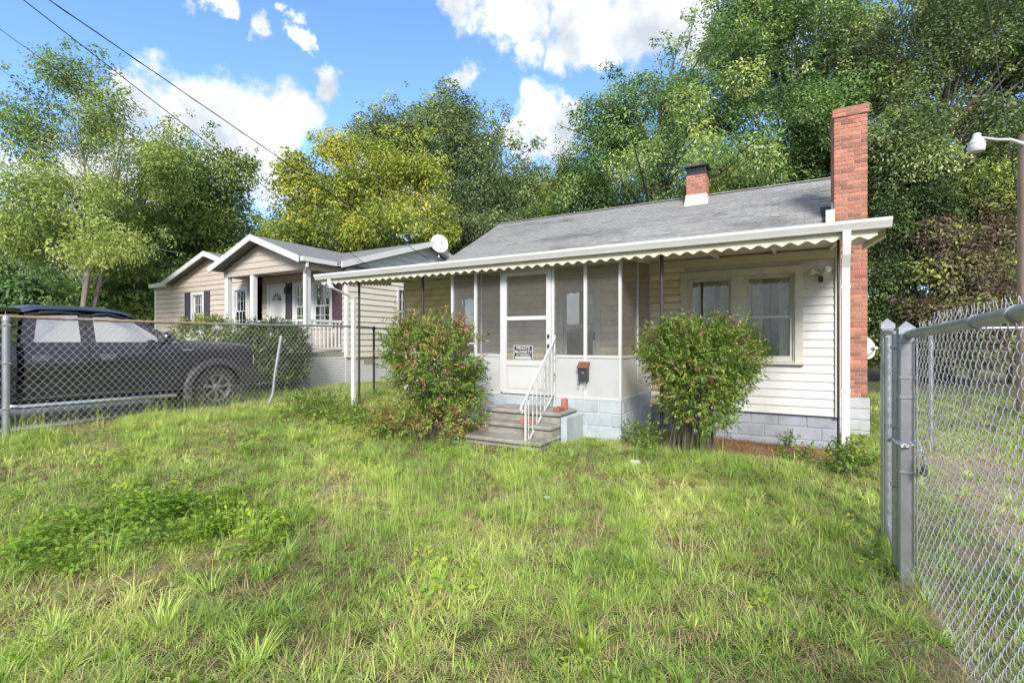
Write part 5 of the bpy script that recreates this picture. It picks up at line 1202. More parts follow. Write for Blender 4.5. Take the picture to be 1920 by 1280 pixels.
    for a in (1.95, 4.6, 7.2): pipe('post', [(a, 10.0, zgs(a, 10) - 0.2), (a, 10.0, 0.24)], 0.03, 'galvanised', f)
    chain_link(f, (1.95, 10.03), (1, 0), 5.5, lambda x: -1.66, lambda x: 0.22, 0.06, 0.066, 0.0022, n=3, per=1, depth=0.004)
fence_right()

# ------------------------------------------------------------------ pole, lamp, overhead lines
def pole():
    b = at(1927, 640, 11.5); zb = zgs(b.x, b.y)
    t = thing('utility_pole', 'weathered brown wooden utility pole with a lamp arm', 'pole', (b.x, b.y, zb))
    m = MB(); m.tube([(b.x, b.y, zb - 0.3), (b.x, b.y, 1.5), (b.x, b.y, 4.88)], [0.20, 0.18, 0.165], 18); m.build('shaft', 'wood_pole', t, smooth=True)
    l = thing('street_lamp', 'white bell shaped yard lamp on a curved arm of the wooden pole', 'lamp', (b.x, b.y, 4.6))
    e = at(1836, 258, 11.3)
    m = MB(); m.tube([(b.x - 0.1, b.y - 0.12, 4.62), at(1895, 262, 11.45), at(1868, 262, 11.4), at(1846, 259, 11.35), e], [0.05, 0.035, 0.03, 0.028, 0.028], 10); m.build('arm', 'lamp_grey', l, smooth=True)
    c = at(1831, 272, 11.3)
    m = MB(); m.lathe(c, [(0.04, 0.27), (0.075, 0.25), (0.085, 0.16), (0.12, 0.11), (0.165, 0.03), (0.165, 0.02)], 20); m.build('housing', 'lamp_grey', l, smooth=True)
    m = MB(); m.lathe(c, [(0.155, 0.02), (0.16, -0.04), (0.15, -0.13), (0.13, -0.16), (0.02, -0.165)], 20); m.build('refractor', 'dish_grey', l, smooth=True)
    bx('bracket', 'galvanised', t, b.x - 0.06, b.x + 0.06, b.y - 0.20, b.y - 0.16, 4.0, 4.75)
pole()
def cable(label, p, q, sag, r, ext=0.35, twist=False):
    p, q = Vector(p), Vector(q); s = p + (p - q) * ext; n = 40; pts = []
    for i in range(n + 1):
        u = i / n; x = s.lerp(q, u); x.z -= sag * 4 * u * (1 - u); pts.append(x)
    b = MB(); b.tube(pts, r, 6)
    if twist: b.tube([x + Vector((0.009 * math.cos(i * 2.1), 0.0, 0.009 * math.sin(i * 2.1))) for i, x in enumerate(pts)], r * 0.8, 5)
    return tag(b.build('overhead_cable', 'cable_black', None, smooth=True), label, 'cable', 'overhead cables')
cable('thick twisted overhead cable ending above the white bungalow gable', at(92, -2, 7.0), at(806, 488, 15.0), 0.02, 0.008, twist=True)
cable('overhead cable running through the leaves to the bungalow porch roof', at(46, -2, 7.6), at(692, 500, 14.6), 0.04, 0.008)
cable('thin overhead cable crossing the upper left tree', at(-2, 50, 9.0), at(640, 505, 17.5), 0.05, 0.006)
cable('faint lower overhead cable in the left tree', at(-2, 125, 10.0), at(470, 440, 22), 0.05, 0.005)
cable('vertical drop cable hanging down to the wooden pole', at(1849, -4, 12.5), at(1922, 470, 11.8), -0.12, 0.012, ext=0.1)

# ------------------------------------------------------------------ building across the street (behind the camera, mirrored in the window panes)
def warehouse():
    t = thing('warehouse', 'tan ribbed metal building across the street, mirrored in the cottage windows', 'building', (2, -15, -1.4))
    a0, a1, b = -13.0, 11.0, -15.0; zt = 4.2
    w = bx('wall', 'siding_tan', t, a0, a1, b - 6, b, -1.6, zt)
    n = 24
    for i in range(n):
        x = a0 + (a1 - a0) * i / n; bx('wall_panel', 'vinyl_cream', w, x + 0.02, x + (a1 - a0) / n - 0.02, b + 0.001, b + 0.03, -1.4, zt - 0.02)
    m = MB(); m.prism([(b + 0.4, zt), (b - 3, zt + 1.1), (b - 6.4, zt), (b - 6.4, zt - 0.1), (b + 0.4, zt - 0.1)], 0, a0 - 0.3, a1 + 0.3); m.build('roof', 'shingle_neighbour', t)
    bx('door', 'shutter_dark', w, 3.0, 5.6, b + 0.031, b + 0.06, -1.45, 1.4)
warehouse()

def far_house():
    c = at(180, 640, 31); x0, x1, y0, y1, z0, zt, zr = c.x - 5.0, c.x + 3.4, c.y, c.y + 6.0, -1.4, 1.5, 3.0
    t = thing('far_house', 'white house with red brick corner half hidden behind the airy tree', 'house', (c.x, c.y, z0))
    w = bx('wall', 'siding_white', t, x0, x1, y0, y1, z0, zt)
    for i in range(15): bx('siding_board', 'siding_white', w, x0 + 0.05, x1 - 0.75, y0 - 0.03, y0 - 0.001, z0 + 0.19 * i, z0 + 0.19 * i + 0.175)
    bx('brick_corner', 'brick_red', t, x1 - 0.7, x1 + 0.02, y0 - 0.06, y0 + 1.0, z0, zt)
    m = MB(); ym = (y0 + y1) / 2; m.prism([(y0 - 0.5, zt - 0.05), (ym, zr), (y1 + 0.5, zt - 0.05), (y1 + 0.5, zt - 0.2), (ym, zr - 0.15), (y0 - 0.5, zt - 0.2)], 0, x0 - 0.4, x1 + 0.4); m.build('roof', 'galvanised', t)
    g = MB(); g.prism([(y0, zt), (ym, zr - 0.16), (y1, zt)], 0, x1 - 0.12, x1); g.build('gable', 'siding_white', t)
    for x in (x0 + 1.2, x0 + 4.2):
        q = bx('window', 'door_white', t, x, x + 1.0, y0 - 0.07, y0 - 0.031, -0.2, 1.1); bx('pane', 'glass_truck', q, x + 0.08, x + 0.92, y0 - 0.074, y0 - 0.071, -0.12, 1.02)
far_house()

# ------------------------------------------------------------------ trees
leaf_mat('leaf_olive', [(0.0, (0.072, 0.113, 0.035)), (0.35, (0.156, 0.232, 0.066)), (0.65, (0.300, 0.384, 0.110)), (1.0, (0.576, 0.588, 0.209))], 0.40)
leaf_mat('leaf_yellow', [(0.0, (0.103, 0.148, 0.040)), (0.35, (0.228, 0.296, 0.065)), (0.65, (0.433, 0.456, 0.085)), (0.88, (0.627, 0.570, 0.110)), (1.0, (0.707, 0.604, 0.140))], 0.40)
leaf_mat('leaf_green', [(0.0, (0.051, 0.092, 0.041)), (0.35, (0.123, 0.222, 0.084)), (0.65, (0.262, 0.384, 0.141)), (1.0, (0.581, 0.634, 0.242))], 0.36)
leaf_mat('leaf_grey_green', [(0.0, (0.061, 0.092, 0.045)), (0.4, (0.153, 0.216, 0.094)), (0.7, (0.305, 0.378, 0.161)), (1.0, (0.609, 0.621, 0.282))], 0.35)
leaf_mat('leaf_hedge', [(0.0, (0.036, 0.057, 0.024)), (0.45, (0.101, 0.156, 0.054)), (0.75, (0.232, 0.297, 0.094)), (1.0, (0.522, 0.567, 0.147))], 0.30)
leaf_mat('leaf_purple', [(0.0, (0.051, 0.057, 0.032)), (0.30, (0.145, 0.102, 0.087)), (0.5, (0.276, 0.162, 0.154)), (0.62, (0.145, 0.189, 0.067)), (0.8, (0.276, 0.337, 0.108)), (1.0, (0.522, 0.540, 0.147))], 0.3)
leaf_mat('leaf_nandina', [(0.0, (0.063, 0.118, 0.033)), (0.3, (0.167, 0.263, 0.050)), (0.55, (0.322, 0.403, 0.077)), (0.72, (0.437, 0.381, 0.121)), (0.86, (0.414, 0.224, 0.132)), (1.0, (0.333, 0.134, 0.110))], 0.34, rough=0.4)
leaf_mat('leaf_box', [(0.0, (0.031, 0.048, 0.018)), (0.5, (0.077, 0.122, 0.034)), (0.8, (0.167, 0.230, 0.047)), (1.0, (0.305, 0.344, 0.067))], 0.28)

def ell(px, py, t, rx, ry, dz=0.85):
    c = at(px, py, t); k = t / F; return (tuple(c), (rx * k, rx * k * dz, ry * k))
def tree(name, label, px, t, spec, top_y, **kw):
    b = at(px, 640, t); z = zgs(b.x, b.y); tp = at(px + kw.pop('lean', 10), top_y, t)
    return make_tree(name, label, (b.x, b.y, z - 0.1), tp, [ell(a, c, t + d, rx, ry) for a, c, rx, ry, d in spec], **kw)
G1, G2, G3 = 'trees beside the bungalow', 'trees behind the houses', 'tall trees behind the cottage'
tree('airy_tree', 'airy olive tree with pale grey stems behind the pickup roof', 140, 17.5,
     [(60, 250, 90, 110, 0), (170, 210, 80, 120, 1), (110, 360, 140, 100, -1), (250, 330, 110, 110, 1), (40, 440, 110, 90, 0), (190, 460, 140, 70, -1.5), (310, 300, 60, 70, 0.5), (110, 130, 50, 60, 0.5)], 240,
     leafm='leaf_olive', bark='bark_grey', trunk_r=0.17, n_clump=170, clump_r=0.62, per=559, ln=0.109, wd=0.050, tint=0.55, group=G1, limbs=70, shell=0.25, stems=3, fill=0.2)
tree('leaning_tree', 'olive green tree with reddish trunk left of the bungalow', 258, 21.5,
     [(350, 330, 90, 100, 0), (400, 410, 85, 100, 1), (300, 430, 120, 80, 0), (440, 330, 45, 60, 0), (240, 480, 110, 60, -1), (420, 480, 60, 60, 0.0)], 330,
     leafm='leaf_olive', bark='bark_dark', trunk_r=0.24, n_clump=150, clump_r=0.8, per=390, ln=0.139, wd=0.068, tint=0.42, group=G1, limbs=50, shell=0.3, fill=0.2)
tree('yellow_tree', 'yellowing broadleaf tree between the two houses', 700, 21.5,
     [(690, 330, 105, 90, 0), (600, 380, 85, 85, 0.5), (775, 350, 70, 95, 0), (700, 430, 150, 60, -1), (555, 320, 35, 50, 0), (820, 420, 45, 70, 0), (560, 450, 70, 60, 0), (630, 280, 45, 45, 0)], 330,
     leafm='leaf_yellow', bark='bark_dark', trunk_r=0.22, n_clump=180, clump_r=0.7, per=468, ln=0.131, wd=0.077, tint=0.52, cvar=0.26, group=G2, limbs=60, shell=0.35, fill=0.25)
tree('round_tree', 'large rounded grey green tree rising above the yellow tree', 860, 31,
     [(820, 280, 130, 110, 0), (900, 340, 120, 120, 0), (740, 280, 75, 85, 0), (975, 390, 75, 85, 0.5), (880, 430, 150, 70, -0.5), (840, 210, 60, 45, 0), (690, 250, 35, 50, 0)], 300,
     leafm='leaf_grey_green', bark='bark_dark', trunk_r=0.34, n_clump=230, clump_r=1.0, per=351, ln=0.165, wd=0.086, tint=0.48, group=G2, limbs=60, fill=0.35)
tree('young_tree', 'lime green small tree at the left edge of the tall oak', 1050, 27,
     [(1050, 360, 38, 60, 0), (1035, 420, 60, 55, 0), (1075, 330, 26, 45, 0)], 380,
     leafm='leaf_yellow', bark='bark_dark', trunk_r=0.12, n_clump=50, clump_r=0.7, per=429, ln=0.139, wd=0.072, tint=0.28, group=G2, limbs=20)
tree('oak_tree', 'tall spreading green oak behind the small chimney', 1230, 24,
     [(1230, 230, 135, 120, 0), (1125, 290, 85, 115, 0.5), (1340, 160, 120, 120, 0.5), (1250, 340, 200, 85, -1), (1100, 380, 70, 60, 0), (1400, 60, 100, 100, 1), (1170, 400, 120, 50, 0), (1160, 200, 50, 60, 0)], 180,
     leafm='leaf_green', bark='bark_dark', trunk_r=0.36, n_clump=270, clump_r=0.82, per=390, ln=0.148, wd=0.072, tint=0.50, group=G3, limbs=80, shell=0.45, fill=0.3)
tree('oak_tree', 'tall green oak directly behind the brick chimney', 1500, 25.5,
     [(1500, 60, 160, 140, 0), (1480, 230, 150, 110, -1), (1440, 340, 130, 80, 0), (1580, 180, 120, 130, 0), (1390, 20, 60, 80, 0), (1560, 330, 110, 90, 0)], 120,
     leafm='leaf_green', bark='bark_dark', trunk_r=0.38, n_clump=320, clump_r=0.9, per=377, ln=0.152, wd=0.077, tint=0.47, group=G3, limbs=80, shell=0.45, fill=0.3)
tree('oak_tree', 'tall dark oak above the yard lamp at the right', 1770, 22,
     [(1720, 80, 160, 150, 0), (1860, 60, 150, 160, 0.5), (1700, 270, 130, 110, -1), (1860, 270, 130, 120, 0), (1960, 180, 120, 180, 0), (1660, 400, 70, 80, 0.5)], 120,
     leafm='leaf_grey_green', bark='bark_dark', trunk_r=0.36, n_clump=380, clump_r=0.8, per=403, ln=0.144, wd=0.072, tint=0.44, group=G3, limbs=80, shell=0.45, fill=0.3)
# lower growth behind the yards
low = [('laurel_bush', 'dark green bush behind the pickup bed', 40, 20, [(30, 545, 90, 45, 0), (-20, 520, 60, 60, 0), (10, 610, 110, 50, 0), (120, 600, 80, 40, 0)], 'leaf_green', 0.35),
       ('laurel_bush', 'bright green bush between the grey stems and the bungalow', 205, 22, [(205, 548, 75, 38, 0), (150, 560, 60, 30, 0), (250, 590, 90, 50, 0), (285, 545, 30, 35, 1)], 'leaf_green', 0.62),
       ('understory_tree', 'dark olive understory at the bungalow roof ridge', 480, 33, [(470, 460, 120, 70, 0), (380, 500, 120, 70, 0)], 'leaf_olive', 0.25),
       ('understory_tree', 'dark understory between yellow tree and cottage roof', 900, 26, [(890, 440, 90, 50, 0), (980, 430, 70, 50, 0), (800, 470, 70, 30, 0)], 'leaf_grey_green', 0.30),
       ('understory_tree', 'dark understory behind the cottage ridge', 1300, 30, [(1180, 400, 130, 60, 0), (1330, 370, 160, 70, 0), (1480, 380, 140, 90, 0)], 'leaf_green', 0.25),
       ('vine_hedge', 'dark tangled hedge right of the brick chimney', 1680, 20, [(1670, 500, 60, 120, 0.5), (1700, 400, 90, 90, 1), (1660, 590, 60, 60, 0.5), (1740, 590, 80, 60, 0), (1650, 650, 60, 50, 0.5), (1720, 660, 80, 40, 0)], 'leaf_hedge', 0.40),
       ('purple_shrub', 'purple leaved tangled shrub behind the near chain link panel', 1820, 19, [(1800, 510, 90, 80, 0), (1870, 470, 80, 100, 0.5), (1790, 590, 110, 55, -0.3), (1890, 580, 90, 70, 0), (1800, 655, 100, 40, 0), (1920, 650, 90, 45, 0), (1760, 450, 50, 50, 0.5)], 'leaf_purple', 0.45),
       ('vine_hedge', 'yellow green vine growing up beside the wooden pole', 1890, 20.5, [(1870, 370, 70, 70, 0), (1930, 400, 80, 120, 0)], 'leaf_hedge', 0.72)]
for nm, lb, px, t, spec, lm, ti in low:
    tree(nm, lb, px, t, spec, 560 if t > 16 and spec[0][1] > 500 else 470, leafm=lm, bark='bark_dark', trunk_r=0.09, n_clump=190 if px > 1600 else 70, clump_r=0.75, per=560, ln=0.12 if px > 1600 else 0.15, wd=0.065 if px > 1600 else 0.08, tint=ti, cvar=0.25, group='undergrowth behind the yards', limbs=30, shell=0.3, fill=0.1)
# far trees that close the view
for i, (px, t, y, rx, lb) in enumerate(((20, 42, 470, 190, 'far tree seen low between the airy stems'), (330, 46, 450, 170, 'far tree behind the bungalow wing'), (620, 44, 450, 150, 'far tree behind the bungalow porch roof'), (1000, 46, 430, 170, 'far tree low between rounded tree and oak'), (1650, 40, 380, 210, 'far tree seen through the oaks'), (1950, 38, 420, 200, 'far tree at the right edge behind the pole'))):
    tree('far_tree', lb, px, t, [(px, y, rx, 110, 0), (px - rx * 0.5, y + 60, rx * 0.6, 90, 0), (px + rx * 0.5, y + 60, rx * 0.6, 90, 0)], y, leafm='leaf_grey_green', bark='bark_dark', trunk_r=0.3, n_clump=80, clump_r=1.7, per=117, ln=0.261, wd=0.153, tint=0.32, group='far trees', limbs=16, fill=0.3)

for a_, b_, lb_ in ((-33.0, -4.0, 'unseen tree added down the street to darken the pickup rear glass'), (-31.0, -14.0, 'unseen tree added across the street to darken the pickup rear glass')):  # added out of view to darken the reflection in the pickup's rear window
    make_tree('added_tree', lb_, (a_, b_, -1.4), (a_, b_, 3.5), [((a_, b_, 3.2), (4.0, 4.0, 3.0)), ((a_ + 1, b_ + 2, 1.6), (3.5, 3.5, 2.4)), ((a_, b_ - 3, 1.5), (3.5, 3.5, 2.6))], leafm='leaf_grey_green', bark='bark_dark', trunk_r=0.3, n_clump=50, clump_r=1.4, per=70, ln=0.32, wd=0.18, tint=0.35, group='trees added out of view', limbs=10)

# ------------------------------------------------------------------ shrubs at the houses
def shrub(name, label, base, ells, leafm, n, ln, wd, tint_f, stems, group, stem_r=0.010, shell=0.5, bark='bark_dark', arch=0.4):
    base = Vector(base); t = thing(name, label, 'shrub', base, group)
    w = np.array([e[1][0] * e[1][2] for e in ells]); w /= w.sum(); Ps = []; Ds = []
    for (c, r), wi in zip(ells, w):
        k = int(n * wi / 11) + 1; d = rand_dir(k); rad = shell + (1.04 - shell) * rng.random(k) ** 0.7
        rad *= 1 + 0.10 * np.sin(d[:, 0] * 7 + d[:, 2] * 5) + 0.05 * rng.normal(size=k)
        Ps.append(np.array(c) + d * rad[:, None] * np.array(r)); Ds.append(d)
    P = np.concatenate(Ps); D = np.concatenate(Ds)                # sprig tips
    keep = vnoise(P[:, 0] + P[:, 1] * 0.7 + 5, P[:, 2] + 3, 0.16) > 0.20; P, D = P[keep], D[keep]
    out = (rng.random(len(P)) < 0.07) & (D[:, 2] > -0.1); P[out] += (D[out] + np.array([0, 0, 0.4])) * (0.03 + 0.13 * rng.random(out.sum()))[:, None] * ells[0][1][2] * 1.6
    k = len(P); nl = 11; ax = norm(D + np.array([0, 0, 0.5]) + rng.normal(size=(k, 3)) * 0.5)
    u = np.tile(np.linspace(0, 1, nl), k); I = np.repeat(np.arange(k), nl); side = np.tile(np.where(np.arange(nl) % 2, 1.0, -1.0), k)
    sd = norm(np.cross(ax, rand_dir(k)))[I]; C = P[I] + ax[I] * (u * ln * 3.2)[:, None]
    la = norm(ax[I] * 0.7 + sd * side[:, None] * (1 - 0.7 * u)[:, None] + rng.normal(size=(k * nl, 3)) * 0.3 + np.array([0, 0, -0.25])); nrm = norm(np.array([0, 0, 1.0]) + rng.normal(size=(k * nl, 3)) * 0.55 + D[I] * 0.4)
    L_ = ln * (0.7 + 0.6 * rng.random(k * nl)); W_ = wd * (0.7 + 0.6 * rng.random(k * nl))
    tint = np.repeat(tint_f(P), nl) + rng.normal(size=k * nl) * 0.07
    stuff(link('foliage', quads_mesh('foliage', leaf_arrays(C, la, nrm, L_, W_), tint, leafm), t))
    c0 = Vector(ells[0][0]); r0 = ells[0][1]
    for i in range(stems):
        q = Vector(P[random.randrange(k)]); p = base + Vector((random.uniform(-1, 1) * r0[0] * 0.42, random.uniform(-1, 1) * r0[1] * 0.42, -0.03))
        pts = [p.lerp(q, v / 5) + Vector((0, 0, arch * 0.3 * math.sin(math.pi * v / 5))) for v in range(6)]; pts = [Vector((p.x + (x.x - p.x) * (0.35 + 0.65 * v / 5), p.y + (x.y - p.y) * (0.35 + 0.65 * v / 5), x.z)) for v, x in enumerate(pts)]
        m = MB(); m.tube(pts, [stem_r * (1 - 0.13 * v) for v in range(6)], 5, cap=False); m.build('stem', bark, t, smooth=True)
    return t
def nand(seed, red_top):
    def f(P):
        z0, z1 = P[:, 2].min(), P[:, 2].max(); hgt = (P[:, 2] - z0) / (z1 - z0); nz = vnoise(P[:, 0] * 3 + seed, P[:, 2] * 3 + P[:, 1], 0.7)
        tt = 0.12 + 0.42 * rng.random(len(P)) + 0.12 * (nz - 0.5); red = (rng.random(len(P)) < red_top * (0.12 + 0.75 * sst(hgt, 0.72, 1.0) + 0.55 * sst(nz, 0.62, 0.8)))
        return np.where(red, 0.68 + 0.3 * rng.random(len(P)), tt)
    return f
def e3(px, py, t, rx, ry): return ell(px, py, t, rx, ry, 0.9)
lb = at(815, 640, 7.35); rb = at(1297, 640, 6.75)
shrub('nandina_bush', 'bushy green nandina with reddish tips left of the concrete steps', (lb.x, lb.y, zgs(lb.x, lb.y)), [e3(812, 680, 7.35, 82, 72), e3(770, 650, 7.4, 45, 45), e3(845, 720, 7.3, 60, 50), e3(820, 632, 7.4, 55, 25)], 'leaf_nandina', 19500, 0.060, 0.021, nand(1.3, 0.85), 26, 'nandina bushes at the porch')
def low_red(P): return np.where(rng.random(len(P)) < 0.38, 0.70 + 0.26 * rng.random(len(P)), 0.25 + 0.4 * rng.random(len(P)))
lc = at(800, 640, 6.9); shrub('nandina_shoots', 'low reddish nandina shoots spreading below the left bush', (lc.x, lc.y, zgs(lc.x, lc.y)), [e3(830, 792, 6.9, 62, 24), e3(745, 788, 7.1, 50, 26), e3(885, 775, 7.0, 25, 20), e3(700, 795, 7.3, 32, 16)], 'leaf_nandina', 5200, 0.055, 0.019, low_red, 30, 'nandina bushes at the porch', stem_r=0.005, shell=0.15)
shrub('nandina_bush', 'tall green nandina with bare stems in front of the double window', (rb.x, rb.y, zgs(rb.x, rb.y)), [e3(1308, 682, 6.75, 90, 62), e3(1262, 662, 6.8, 54, 48), e3(1360, 690, 6.7, 46, 50), e3(1312, 752, 6.7, 64, 50), e3(1318, 628, 6.8, 66, 22)], 'leaf_nandina', 23500, 0.060, 0.020, nand(4.7, 0.34), 34, 'nandina bushes at the porch', stem_r=0.012)
def plain(lo, hi): return lambda P: lo + (hi - lo) * rng.random(len(P)) * (0.6 + 0.8 * vnoise(P[:, 0] * 2, P[:, 2] * 2, 0.6))
hb = at(510, 640, 12.4); shrub('clipped_hedge', 'dense clipped dark hedge in front of the white bungalow porch', (hb.x, hb.y, NG), [e3(505, 662, 12.4, 62, 52), e3(470, 665, 12.6, 45, 48), e3(545, 672, 12.3, 32, 50), e3(500, 700, 12.4, 62, 30), e3(520, 630, 12.5, 45, 22)], 'leaf_box', 26000, 0.060, 0.034, plain(0.15, 0.8), 8, 'shrubs of the bungalow', shell=0.75)
hb = at(380, 640, 13.6); shrub('round_shrub', 'bright green round shrub above the pickup hood', (hb.x, hb.y, NG), [e3(382, 632, 13.6, 48, 34), e3(355, 640, 13.6, 30, 30), e3(405, 625, 13.7, 26, 22)], 'leaf_box', 7000, 0.06, 0.035, plain(0.5, 1.1), 6, 'shrubs of the bungalow', shell=0.7)
# small weeds by the house foundation
for (px, py, t, rx, ry, n, lab) in ((1592, 893, 5.45, 34, 26, 1500, 'leafy green weed clump at the foot of the white downspout'), (1500, 880, 6.2, 26, 14, 500, 'low weed clump on the brown mulch'), (1212, 830, 6.7, 16, 26, 500, 'upright bright weed at the porch corner'), (590, 765, 8.6, 60, 20, 2200, 'spreading green weeds beside the bent post'), (660, 770, 8.0, 40, 18, 900, 'weeds at the foot of the far downspout'), (1190, 815, 7.2, 14, 18, 260, 'dark leafy weed against the blue blocks'), (1480, 832, 7.4, 10, 18, 160, 'small vine climbing the grey foundation'), (560, 742, 9.4, 30, 14, 500, 'weeds growing along the sagging fence')):
    p = at(px, py, t); z = zgs(p.x, p.y); c = (p.x, p.y, z + ry / F * t * 0.9)
    shrub('weed_plant', lab, (p.x, p.y, z), [(c, (rx / F * t, rx / F * t, ry / F * t))], 'leaf_nandina', n, 0.05, 0.024, lambda P: 0.15 + 0.38 * rng.random(len(P)), 7, 'weeds', stem_r=0.004, shell=0.1)

# ------------------------------------------------------------------ grass
GR = [(0.0, (0.124, 0.232, 0.048)), (0.3, (0.254, 0.389, 0.076)), (0.6, (0.437, 0.562, 0.119)), (0.85, (0.673, 0.691, 0.218)), (1.0, (0.800, 0.713, 0.323))]
leaf_mat('grass_blade', GR, 0.28, rough=0.45, per_instance=True, patch_scale=0.7)
leaf_mat('grass_deep', [(0.0, (0.098, 0.187, 0.030)), (0.5, (0.241, 0.374, 0.046)), (1.0, (0.540, 0.594, 0.083))], 0.35, rough=0.4, per_instance=True)
leaf_mat('straw', [(0.0, (0.24, 0.16, 0.085)), (0.5, (0.42, 0.31, 0.17)), (1.0, (0.60, 0.49, 0.30))], 0.2, rough=0.7, per_instance=True)
leaf_mat('pine_straw', [(0.0, (0.10, 0.045, 0.022)), (0.5, (0.24, 0.12, 0.055)), (1.0, (0.40, 0.25, 0.13))], 0.1, rough=0.7, per_instance=True)
leaf_mat('weed_leaf', [(0.0, (0.162, 0.275, 0.039)), (0.5, (0.241, 0.374, 0.043)), (1.0, (0.566, 0.616, 0.075))], 0.33, rough=0.4, per_instance=True)
SRC = bpy.data.collections.new('grass_sources')           # not linked to the scene
def blades(name, n, h0, h1, spread, wd, lean, m, curl=0.5, flat=0.0, seg=4):
    """a tuft of bent grass blades"""
    vs = []; fs = []; tn = []
    for i in range(n):
        a = random.uniform(0, 2 * math.pi); r = spread * math.sqrt(random.random()); x, y = r * math.cos(a), r * math.sin(a)
        b = a + random.uniform(-0.9, 0.9); L = random.uniform(h0, h1); w = wd * random.uniform(0.6, 1.25); le = lean * random.uniform(0.2, 1.3) + 0.15 * r / max(spread, 1e-4); cu = curl * random.uniform(0.3, 1.6); o = len(vs); t_ = random.random()
        px, pz = 0.0, 0.0; th = le if not flat else flat * random.uniform(0.7, 1.1)
        for s in range(seg + 1):
            u = s / seg; ww = w * (1 - u ** 1.6) * 0.5 + 0.0002
            X, Y, Z = x + px * math.cos(b), y + px * math.sin(b), max(pz, 0.002)
            vs += [(X - ww * math.sin(b), Y + ww * math.cos(b), Z), (X + ww * math.sin(b), Y - ww * math.cos(b), Z)]; tn += [t_, t_]
            th2 = th + cu * u; px += math.sin(th2) * L / seg; pz += math.cos(th2) * L / seg
        for s in range(seg): fs.append((o + 2 * s, o + 2 * s + 1, o + 2 * s + 3, o + 2 * s + 2))
    me = bpy.data.meshes.new(name); me.from_pydata(vs, [], fs); at_ = me.attributes.new('tint', 'FLOAT', 'POINT'); at_.data.foreach_set('value', tn); me.materials.append(MATS[m])
    me.polygons.foreach_set('use_smooth', [True] * len(fs)); o = bpy.data.objects.new(name, me); return o
def broad(name, n, ln, wd, m, hh=0.06):
    C = []; A = []; Nn = []; L = []; W = []
    for i in range(n):
        a = random.uniform(0, 6.28); r = random.uniform(0.0, 0.10); C.append((r * math.cos(a), r * math.sin(a), random.uniform(0.02, hh))); A.append((math.cos(a) + random.uniform(-.5, .5), math.sin(a) + random.uniform(-.5, .5), random.uniform(-0.2, 0.5))); Nn.append((random.uniform(-.4, .4), random.uniform(-.4, .4), 1)); L.append(ln * random.uniform(0.6, 1.2)); W.append(wd * random.uniform(0.7, 1.2))
    V = leaf_arrays(np.array(C), np.array(A), norm(np.array(Nn, float)), np.array(L), np.array(W)); me = quads_mesh(name, V, rng.random(n), m); return bpy.data.objects.new(name, me)
def source_set(name, objs):
    c = bpy.data.collections.new(name)
    for o in objs: c.objects.link(o)
    return c
def scatter(name, label, coll, nsrc, A, B, scl, m=None, tilt=0.15, zoff=0.0):
    n = len(A); Z = zg(A, B) + zoff; me = bpy.data.meshes.new(name); me.vertices.add(n); me.vertices.foreach_set('co', np.stack([A, B, Z], 1).astype(np.float32).ravel())
    rot = np.stack([rng.normal(size=n) * tilt, rng.normal(size=n) * tilt, rng.random(n) * 6.283], 1).astype(np.float32)
    for nm, ty, vals in (('rot', 'FLOAT_VECTOR', rot.ravel()), ('scl', 'FLOAT', scl.astype(np.float32)), ('idx', 'INT', rng.integers(0, nsrc, n).astype(np.int32))):
        at_ = me.attributes.new(nm, ty, 'POINT'); at_.data.foreach_set('vector' if ty == 'FLOAT_VECTOR' else 'value', vals)
    o = bpy.data.objects.new(name, me); COL.objects.link(o); stuff(o); o['label'] = label; o['category'] = 'grass'
    ng = bpy.data.node_groups.new(name, 'GeometryNodeTree'); ng.interface.new_socket('Geometry', in_out='INPUT', socket_type='NodeSocketGeometry'); ng.interface.new_socket('Geometry', in_out='OUTPUT', socket_type='NodeSocketGeometry')
    N, L = ng.nodes, ng.links; gi = N.new('NodeGroupInput'); go = N.new('NodeGroupOutput'); ip = N.new('GeometryNodeInstanceOnPoints'); ci = N.new('GeometryNodeCollectionInfo')
    ci.inputs['Collection'].default_value = coll; ci.inputs['Separate Children'].default_value = True; ci.inputs['Reset Children'].default_value = True
    def na(nm, ty): q = N.new('GeometryNodeInputNamedAttribute'); q.data_type = ty; q.inputs['Name'].default_value = nm; return [s for s in q.outputs if s.name == 'Attribute' and s.enabled][0]
    er = N.new('FunctionNodeEulerToRotation'); L.new(na('rot', 'FLOAT_VECTOR'), er.inputs[0])
    L.new(gi.outputs[0], ip.inputs['Points']); L.new(ci.outputs[0], ip.inputs['Instance']); ip.inputs['Pick Instance'].default_value = True
    L.new(na('idx', 'INT'), ip.inputs['Instance Index']); L.new(er.outputs[0], ip.inputs['Rotation']); L.new(na('scl', 'FLOAT'), ip.inputs['Scale']); L.new(ip.outputs[0], go.inputs[0])
    md = o.modifiers.new('scatter', 'NODES'); md.node_group = ng; return o

